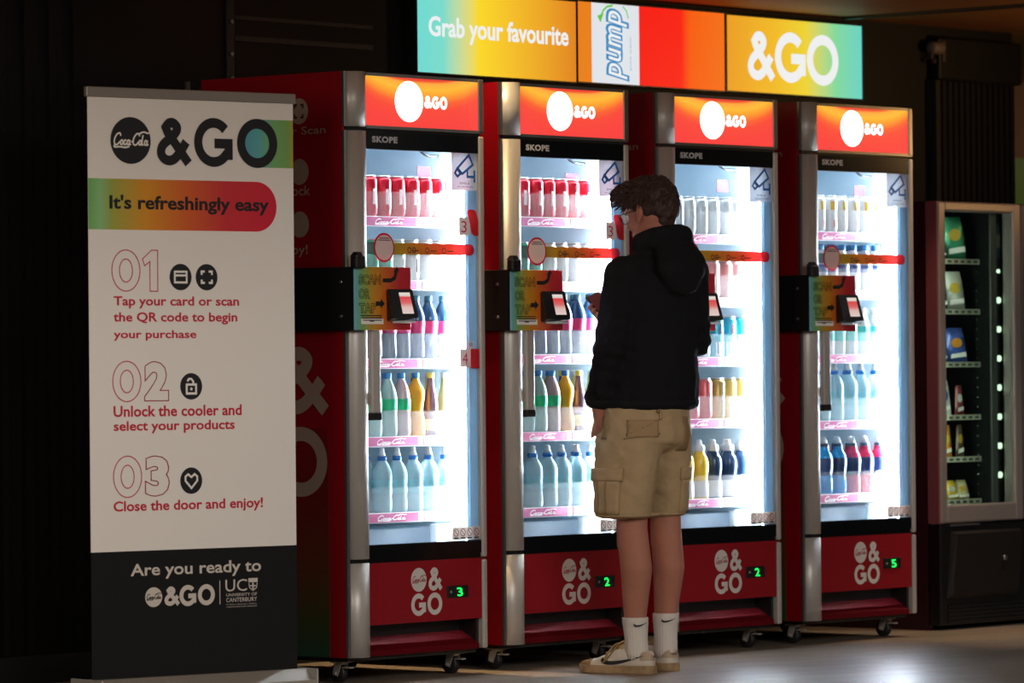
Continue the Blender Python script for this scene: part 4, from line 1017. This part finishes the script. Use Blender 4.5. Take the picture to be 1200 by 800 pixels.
for k in range(2400):
    if k < 1700: th, ph = rnd.uniform(-math.pi, math.pi), rnd.uniform(.0, 1.75)
    else: th, ph = rnd.uniform(.9, 2.25), rnd.uniform(.55, 1.25)
    d = Vector((math.cos(th)*math.sin(ph), math.sin(th)*math.sin(ph), math.cos(ph)))
    o = H(0, 0, .03)+HM @ d*.4
    h = hb.ray_cast(o, -(HM @ d))
    if not h[0]: continue
    p = h[0]; n = h[1] if h[1].dot(HM @ d) > 0 else -h[1]
    loc = inv @ (p-HC)
    if loc.z < -.05 or (loc.y > .02 and loc.z < .03): continue
    fwd = max(0, min(1, (loc.y+.02)/.10)); top = max(0, min(1, (loc.z-.02)/.08))
    flow = HM @ Vector((-.35*fwd+rnd.uniform(-.3, .3), .25+.75*fwd, .10*fwd-.7*(1-top)+rnd.uniform(-.25, .25)))
    L = rnd.uniform(.014, .024)+.022*fwd*top
    t1 = p+n*.003*rnd.random()-flow*.004; t2 = p+flow.normalized()*L*.55+n*(.004+.006*fwd); t3 = p+flow.normalized()*L+n*(.004+.004*rnd.uniform(-1, 1))-UP*.004*fwd
    tube(b, [t1, t2, t3], [.0026, .0020, .0004], 5)
obj('hair_tufts', b, HAIR, HR, smooth=True)

# glasses
b = NB(); gm = mat('glasses_frame', (30,28,28), .3, .5)
for s in (-1, 1):
    tube(b, [H(s*.034+.024*math.cos(a), .104-.006*abs(math.cos(a)), -.004+.019*math.sin(a)) for a in [q*math.pi/10 for q in range(21)]], .0014, 6)
    tube(b, [H(s*.058, .100, .004), H(s*.073, .085, .006), H(s*.080, .0, .004), H(s*.080, -.022, -.004), H(s*.076, -.032, -.016)], .0018, 6)
tube(b, [H(-.011, .106, .0), H(0, .110, .004), H(.011, .106, .0)], .0014, 6)
GL = obj('glasses', b, gm, PR, smooth=True)
b = NB()
for s in (-1, 1):
    c = b.verts.new(H(s*.034, .1045, -.004)); vs = [b.verts.new(H(s*.034+.023*math.cos(a), .1035-.006*abs(math.cos(a)), -.004+.018*math.sin(a))) for a in [q*math.pi/10 for q in range(20)]]
    for k in range(20): b.faces.new((c, vs[k], vs[(k+1) % 20]))
obj('lens', b, pane_mat('spectacle_lens', (250,252,252)), GL)

# hoodie
HOOD = mat('black_fleece', (18,18,20), .9, spec=.2, bump=.25, bscale=220)
b = NB()
hull(b, [E3((-.004,0,1.40), (.182,.125,.09)), E3((-.012,0,1.06), (.186,.138,.07))]); hull(b, [E3((-.012,0,1.07), (.190,.138,.07)), E3((-.016,0,.960), (.188,.138,.022))])
hull(b, [E3(SHL, (.066,.070,.062)), E3((.0,-.01,1.485), (.08,.08,.055)), E3(SHR, (.066,.070,.062))]); hull(b, [E3(SHL, .066), E3(SHR, .066), E3((-.004,0,1.36), (.178,.125,.08))])
hull(b, [E3(SHL, .072), E3(ELL, (.060,.064,.055))]); hull(b, [E3(ELL, (.060,.064,.055)), E3(WRL+Vector((.004,-.012,.035)), (.048,.054,.03))])
hull(b, [E3(WRL+Vector((-.006,-.002,.055)), (.050,.054,.022)), E3(WRL+Vector((.0,-.002,.012)), (.042,.048,.022))])
hull(b, [E3(SHR, .072), E3(ELR, (.064,.066,.055))]); CR = ELR.lerp(WRR, .86); hull(b, [E3(ELR, (.064,.066,.055)), E3(CR, .044)])
# the hood: a collar round the neck and the bag lying on the back
for k in range(12):
    a0, a1 = 2*math.pi*k/12, 2*math.pi*(k+1)/12
    f = lambda a: Vector((.022, .0, 1.535))+RT*.088*math.cos(a)+FW*(.080*math.sin(a)-.012)+UP*(.020-.022*math.sin(a))
    hull(b, [E3(f(a0), (.030,.030,.042)), E3(f(a1), (.030,.030,.042))])
hull(b, [E3(Vector((.018,0,1.53))-FW*.080, (.095,.042,.05)), E3(Vector((.010,0,1.455))-FW*.125, (.108,.046,.06))]); hull(b, [E3(Vector((.010,0,1.455))-FW*.125, (.108,.046,.06)), E3(Vector((.020,0,1.395))-FW*.118, (.075,.034,.035))])
hull(b, [E3(Vector((.02,0,1.53))+RT*.07-FW*.05, (.040,.04,.05)), E3(Vector((.025,0,1.465))+RT*.085-FW*.085, (.040,.045,.055))])
me = skin(b, .007, 6)
def hfold(p, n):
    arm = math.exp(-((p-ELL).length/.10)**2)+math.exp(-((p-ELR).length/.10)**2)+math.exp(-((p-WRL).length/.09)**2)
    low = max(0, 1-abs(p.z-1.0)/.12)
    return .006*noise.noise(Vector((p.x*6, p.y*6, p.z*10)))+.005*arm*math.sin(p.z*115+p.x*40+3*noise.noise(p*9))+.003*low*math.sin((p.x-p.y)*70+3*noise.noise(p*7))+.002*noise.noise(p*30)
displace(me, hfold)
HO = mesh_obj('hoodie', me, HOOD, PR)
hbv = bvh_of(me)
rib = mat('black_rib', (21,21,23), .9, spec=.2)
b = bvh_patch(hbv, (-.016, 0, 0), 0, 360, .946, .985, .003, .002, 90, 3); obj('hem_band', b, rib, HO)
b = NB(); tube(b, [Vector((-.02,-.0,1.5))+FW*.115+RT*s for s in (-.03,)]+[Vector((-.02,0,1.40))+FW*.145-RT*.035, Vector((-.02,0,1.33))+FW*.150-RT*.036], .0035, 6); obj('drawstring', b, rib, HO)

# cargo shorts
KH = mat('khaki_cotton', (172,146,108), .85, spec=.25, bump=.5, bscale=16, var=.07)
SEAM = mat('khaki_seam', (140,115,82), .9, spec=.2)
b = NB()
hull(b, [E3((-.037,0,.955), (.172,.130,.02)), E3((-.036,0,.84), (.178,.140,.05))])
HEL, HER = Vector((-.126, -.055, .556)), Vector((.027, .088, .556))
hull(b, [E3(Vector((-.098,-.045,.84)), (.110,.136,.05)), E3(HEL+UP*.012, (.089,.108,.012))]); hull(b, [E3(Vector((.020,.055,.84)), (.096,.122,.05)), E3(HER+UP*.012, (.073,.084,.012))])
me = skin(b, .007, 4)
def sfold(p, n):
    t = p.x*.7+p.z
    return .008*noise.noise(Vector((p.x*9+p.z*4, p.y*9, p.z*6)))+.008*abs(noise.noise(Vector((t*16, p.y*6+1, (p.x-p.z)*7))))+.0012*noise.noise(p*60)
displace(me, sfold)
SHO = mesh_obj('cargo_shorts', me, KH, PR)
sb = bvh_of(me)
axL = lambda z: Vector((-.098, -.05, 0)).lerp(Vector((-.118, -.055, 0)), (.84-z)/.29)
axR = lambda z: Vector((.020, .055, 0)).lerp(Vector((.026, .086, 0)), (.84-z)/.29)
wob = lambda p: .006*noise.noise(p)
b = bvh_patch(sb, axL, 188, 256, .575, .705, .006, .010, 18, 12, lambda u, v, a, z: (a, z)); pk = obj('cargo_pocket', b, KH, SHO)
b = bvh_patch(sb, axL, 184, 260, .695, .742, .016, .005, 18, 6); obj('pocket_flap', b, KH, pk)
for a in (205, 226):
    b = bvh_patch(sb, axL, a, a+4.5, .578, .696, .016, .0035, 3, 12); obj('pocket_pleat', b, SEAM, pk)
for a0, a1, z in ((186, 258, .700), (188, 256, .578)):
    b = bvh_patch(sb, axL, a0, a1, z, z+.004, .019 if z > .6 else .009, .0012, 18, 1); obj('stitching', b, SEAM, pk)
b = bvh_patch(sb, axR, -50, 0, .575, .705, .003, .006, 14, 10); pr_ = obj('cargo_pocket', b, KH, SHO)
b = bvh_patch(sb, axR, -53, 3, .695, .742, .007, .004, 14, 6); obj('pocket_flap', b, KH, pr_)
# back pockets, belt loop, hems, seams
cx = Vector((-.040, 0, 0))
b = bvh_patch(sb, cx, 246, 288, .852, .915, .003, .003, 12, 8, lambda u, v, a, z: (a, z-.03*(1-u)*(1-v)*0)); bp = obj('back_pocket', b, mat('khaki_shadow', (160,132,96), .9, spec=.2), SHO)
b = bvh_patch(sb, cx, 244, 290, .846, .852, .005, .002, 12, 1, lambda u, v, a, z: (a, z+.016*u)); obj('pocket_welt', b, SEAM, bp)
b = bvh_patch(sb, cx, 246, 290, .860, .864, .006, .001, 12, 1, lambda u, v, a, z: (a, z+.055*u)); obj('stitching', b, SEAM, bp)
b = bvh_patch(sb, cx, 335, 352, .80, .925, .002, .003, 6, 8); obj('side_pocket', b, SEAM, SHO)
b = bvh_patch(sb, cx, 289, 293, .915, .952, .006, .003, 3, 4); obj('belt_loop', b, KH, SHO)
b = NB(); lathe(b, [(.004, -.003), (.0075, 0), (.004, .003)], 12, (0, 0, 0), 'Y')
h = sb.ray_cast(cx+Vector((math.cos(R(288)), math.sin(R(288)), 0))*.6+UP*.945, -Vector((math.cos(R(288)), math.sin(R(288)), 0)))
o = obj('ring_eyelet', b, SEAM, SHO, h[0]+Vector((.002, -.008, 0)))
for ax, hz in ((axL, .577), (axR, .577)):
    b = bvh_patch(sb, ax, 150 if ax is axL else 200, 380 if ax is axL else 420, hz-.012, hz+.0, .002, .0025, 60, 2); obj('hem', b, KH, SHO)
b = bvh_patch(sb, cx, 199, 212, .845, .93, .002, .003, 5, 8, lambda u, v, a, z: (a+R(7)*(1-v), z)); obj('pocket_opening', b, SEAM, SHO)

# socks and shoes
SOCK = mat('white_sock', (214,204,192), .9, spec=.2, bump=.15, bscale=200)
NIKE = mat('black_print', (24,24,26), .5)
def tick(n=14):
    lo = smooth_pts([(0,.58,0),(-.03,.30,0),(.06,.05,0),(.24,.0,0),(.5,.16,0),(1,.72,0)], 5); hi = smooth_pts([(0,.58,0),(.06,.40,0),(.16,.30,0),(.30,.31,0),(.55,.42,0),(1,.74,0)], 5)
    return lo, hi
def sock(an, top, ang):
    b = NB(); rs = []
    for k, (z, r) in enumerate(((.05,.040),(.075,.043),(.10,.042),(.13,.041),(.160,.0435),(.172,.0450),(.176,.0465),(.196,.0470),(top-.002,.0475),(top,.0465),(top,.0405))):
        c = Vector((an.x, an.y, 0)).lerp(Vector((an.x+(KNL.x-ANL.x)*(z-.09)/.41, an.y+(KNL.y-ANL.y)*(z-.09)/.41, 0)), 1) if an is ANL else Vector((an.x+(KNR.x-ANR.x)*(z-.09)/.41, an.y+(KNR.y-ANR.y)*(z-.09)/.41, 0))
        ring = []
        for q in range(96):
            a = 2*math.pi*q/96
            rr = r+(.0010 if q % 4 < 2 else -.0004)*(1 if z < .165 else .3)+.0015*noise.noise(Vector((math.cos(a)*2, math.sin(a)*2, z*40)))
            ring.append(c+Vector((rr*math.cos(a), rr*1.08*math.sin(a), z)))
        rs.append(ring)
    rings(b, rs); s = obj('sock', b, SOCK, PR)
    lo, hi = tick(); b = NB(); L = []
    for p, q in zip(lo, hi):
        row = []
        for t in (0, .33, .67, 1):
            u, v = p.x+(q.x-p.x)*t, p.y+(q.y-p.y)*t
            a = R(ang)+(u-.5)*1.15; z = top-.032+.022*v
            k_ = KNL if an is ANL else KNR
            c = Vector((an.x+(k_.x-an.x)*(z-.09)/.41, an.y+(k_.y-an.y)*(z-.09)/.41, 0))
            row.append(b.verts.new(c+Vector((.0495*math.cos(a), .0495*1.08*math.sin(a), z))))
        L.append(row)
    for r0, r1 in zip(L, L[1:]):
        for k in range(3): b.faces.new((r0[k], r1[k], r1[k+1], r0[k+1]))
    obj('tick_mark', b, NIKE, s, smooth=True)
sock(ANL, .203, -65); sock(ANR, .210, -75)

UPPER = mat('worn_leather', (208,194,174), .55, var=.12, bscale=22); SOLE = mat('worn_sole', (160,130,92), .7, var=.28, bscale=26); DIRT = mat('dirty_suede', (150,118,66), .8, var=.3, bscale=40)
SEC = [(0,.010,.062),(.02,.024,.080),(.08,.033,.086),(.18,.036,.080),(.30,.036,.086),(.40,.038,.096),(.50,.041,.088),(.62,.045,.070),(.75,.047,.056),(.87,.042,.049),(.95,.029,.043),(.985,.016,.038),(1,.006,.034)]
def sec(s):
    for a, b_ in zip(SEC, SEC[1:]):
        if a[0] <= s <= b_[0]:
            t = (s-a[0])/(b_[0]-a[0]); return a[1]+(b_[1]-a[1])*t, a[2]+(b_[2]-a[2])*t
    return SEC[-1][1:]
def side_x(s, z):
    w, h = sec(s); z0 = .026
    k = max(0, min(1, (z-z0)/(h-z0))); t = math.asin(k**(1/.75)); return w*math.cos(t)**.62
def shoe(heel, ang, L=.292):
    M = Matrix.Translation(heel) @ Matrix.Rotation(R(ang), 4, 'Z')
    def fin(b):
        for v in b.verts: v.co = M @ v.co
        return b
    b = NB(); rs = []
    N = 30
    for i in range(N+1):
        s = (i/N); s = .5-.5*math.cos(math.pi*s); w, h = sec(s)
        rs.append([Vector((w*math.copysign(abs(math.cos(t))**.62, math.cos(t)), s*L, .024+(h-.024)*math.sin(t)**.75+(.0015*math.sin(s*90)*math.sin(t) if .5 < s < .75 else 0))) for t in [math.pi*k/18 for k in range(19)]])
    rings(b, rs); sh = obj('shoe', fin(b), UPPER, PR)
    b = NB(); rs = []
    for i in range(N+1):
        s = .5-.5*math.cos(math.pi*i/N); w = sec(s)[0]+.0045; toe = .010*max(0, (s-.8)/.2)**2
        y = -.004+s*(L+.008)
        rs.append([Vector((x_, y, z_)) for x_, z_ in ((w*.96, .001+toe), (w, .006+toe), (w*1.0, .027+toe*.6), (w*.93, .031+toe*.4), (-w*.93, .031+toe*.4), (-w*1.0, .027+toe*.6), (-w, .006+toe), (-w*.96, .001+toe))])
    rings(b, rs, smooth=False); obj('sole', fin(b), SOLE, sh)
    lo, hi = tick()
    for sd in (-1, 1):
        b = NB(); Lr = []
        for p, q in zip(lo, hi):
            row = []
            for t in [k/5 for k in range(6)]:
                u, v = p.x+(q.x-p.x)*t, p.y+(q.y-p.y)*t
                s = .64-.56*u; z = .033+.047*v
                row.append(b.verts.new((sd*(side_x(s, z)+.0022), s*L, z)))
            Lr.append(row)
        for r0, r1 in zip(Lr, Lr[1:]):
            for k in range(5): b.faces.new((r0[k], r1[k], r1[k+1], r0[k+1]))
        obj('tick_mark', fin(b), NIKE, sh, smooth=True)
    b = NB(); V = []     # heel tab
    for z in (.050, .058, .066, .074, .080):
        row = []
        for q in range(-8, 9):
            s = .14*(abs(q)/8)**1.6; zz = min(z, sec(s)[1]-.003)
            row.append(b.verts.new((math.copysign(1, q)*(side_x(s, zz)+.0022) if q else 0, s*L-.0024*(1-abs(q)/8), zz)))
        V.append(row)
    for r0, r1 in zip(V, V[1:]):
        for k in range(16): b.faces.new((r0[k], r1[k], r1[k+1], r0[k+1]))
    ht = obj('heel_tab', fin(b), mat('heel_leather', (176,154,126), .6), sh, smooth=True)
    b = NB(); text(b, 'NIKE', -.011, .011, .060, .070, -.0035, bold=.02); obj('heel_lettering', fin(b), mat('heel_ink', (96,60,50), .6), sh)
    b = NB(); hull(b, [E3((0, .40*L, .092), (.022,.018,.012), Matrix.Identity(3)), E3((0, .31*L, .118), (.024,.008,.012), Matrix.Identity(3))]); obj('tongue', fin(b), mat('tongue_cream', (196,172,130), .7), sh, smooth=True)
    b = NB()
    for k in range(5):
        s = .40+k*.055; w, h = sec(s); tube(b, smooth_pts([(-.024, s*L, h-.012), (-.010, (s+.012)*L, h+.004), (.010, (s+.004)*L, h+.004), (.024, (s+.016)*L, h-.012)], 4), .0032, 6)
    for sd in (-1, 1):
        tube(b, smooth_pts([(0, .43*L, .100), (sd*.022, .46*L, .110), (sd*.040, .52*L, .092), (sd*.052, .60*L, .050)], 5), .0030, 6)
        tube(b, smooth_pts([(0, .43*L, .100), (sd*.018, .38*L, .118), (sd*.036, .44*L, .104), (sd*.046, .55*L, .060), (sd*.050, .63*L, .040)], 5), .0030, 6)
    obj('laces', fin(b), DIRT, sh, smooth=True)
    b = NB(); rs = []     # toe cap overlay
    for i in range(13):
        s = .80+.195*i/12; w, h = sec(s)
        rs.append([Vector(((w+.0015)*math.copysign(abs(math.cos(t))**.62, math.cos(t)), s*L+.001, .026+(h-.024)*math.sin(t)**.75)) for t in [math.pi*k/14 for k in range(15)]])
    rings(b, rs); obj('toe_cap', fin(b), DIRT, sh)
shoe(Vector((-.018, -.085, 0)), 62); shoe(Vector((.058, .060, 0)), 34)

# phone in the right hand
b = NB()
box(b, -.036, .036, -.075, .075, -.004, .004, bev=.003)
M3 = Matrix((PE, PT, PN)).transposed()
PM = Matrix.Translation(PR.matrix_basis @ PC) @ (Matrix.Rotation(R(-49.2235), 3, 'Z') @ M3).to_4x4()
ph = obj('phone', b, mat('phone_black', (20,18,20), .25), None); ph.matrix_world = PM
tag(ph, 'dark smartphone held in the right hand of the person', 'phone')
b = NB(); box(b, -.033, .033, -.071, .071, .0042, .0046); obj('screen', b, mat('phone_screen', (90,30,34), emit=.5), ph)
b = NB(); box(b, -.030, -.008, .045, .069, -.0058, -.004, bev=.002); obj('camera_bump', b, mat('phone_black'), ph)
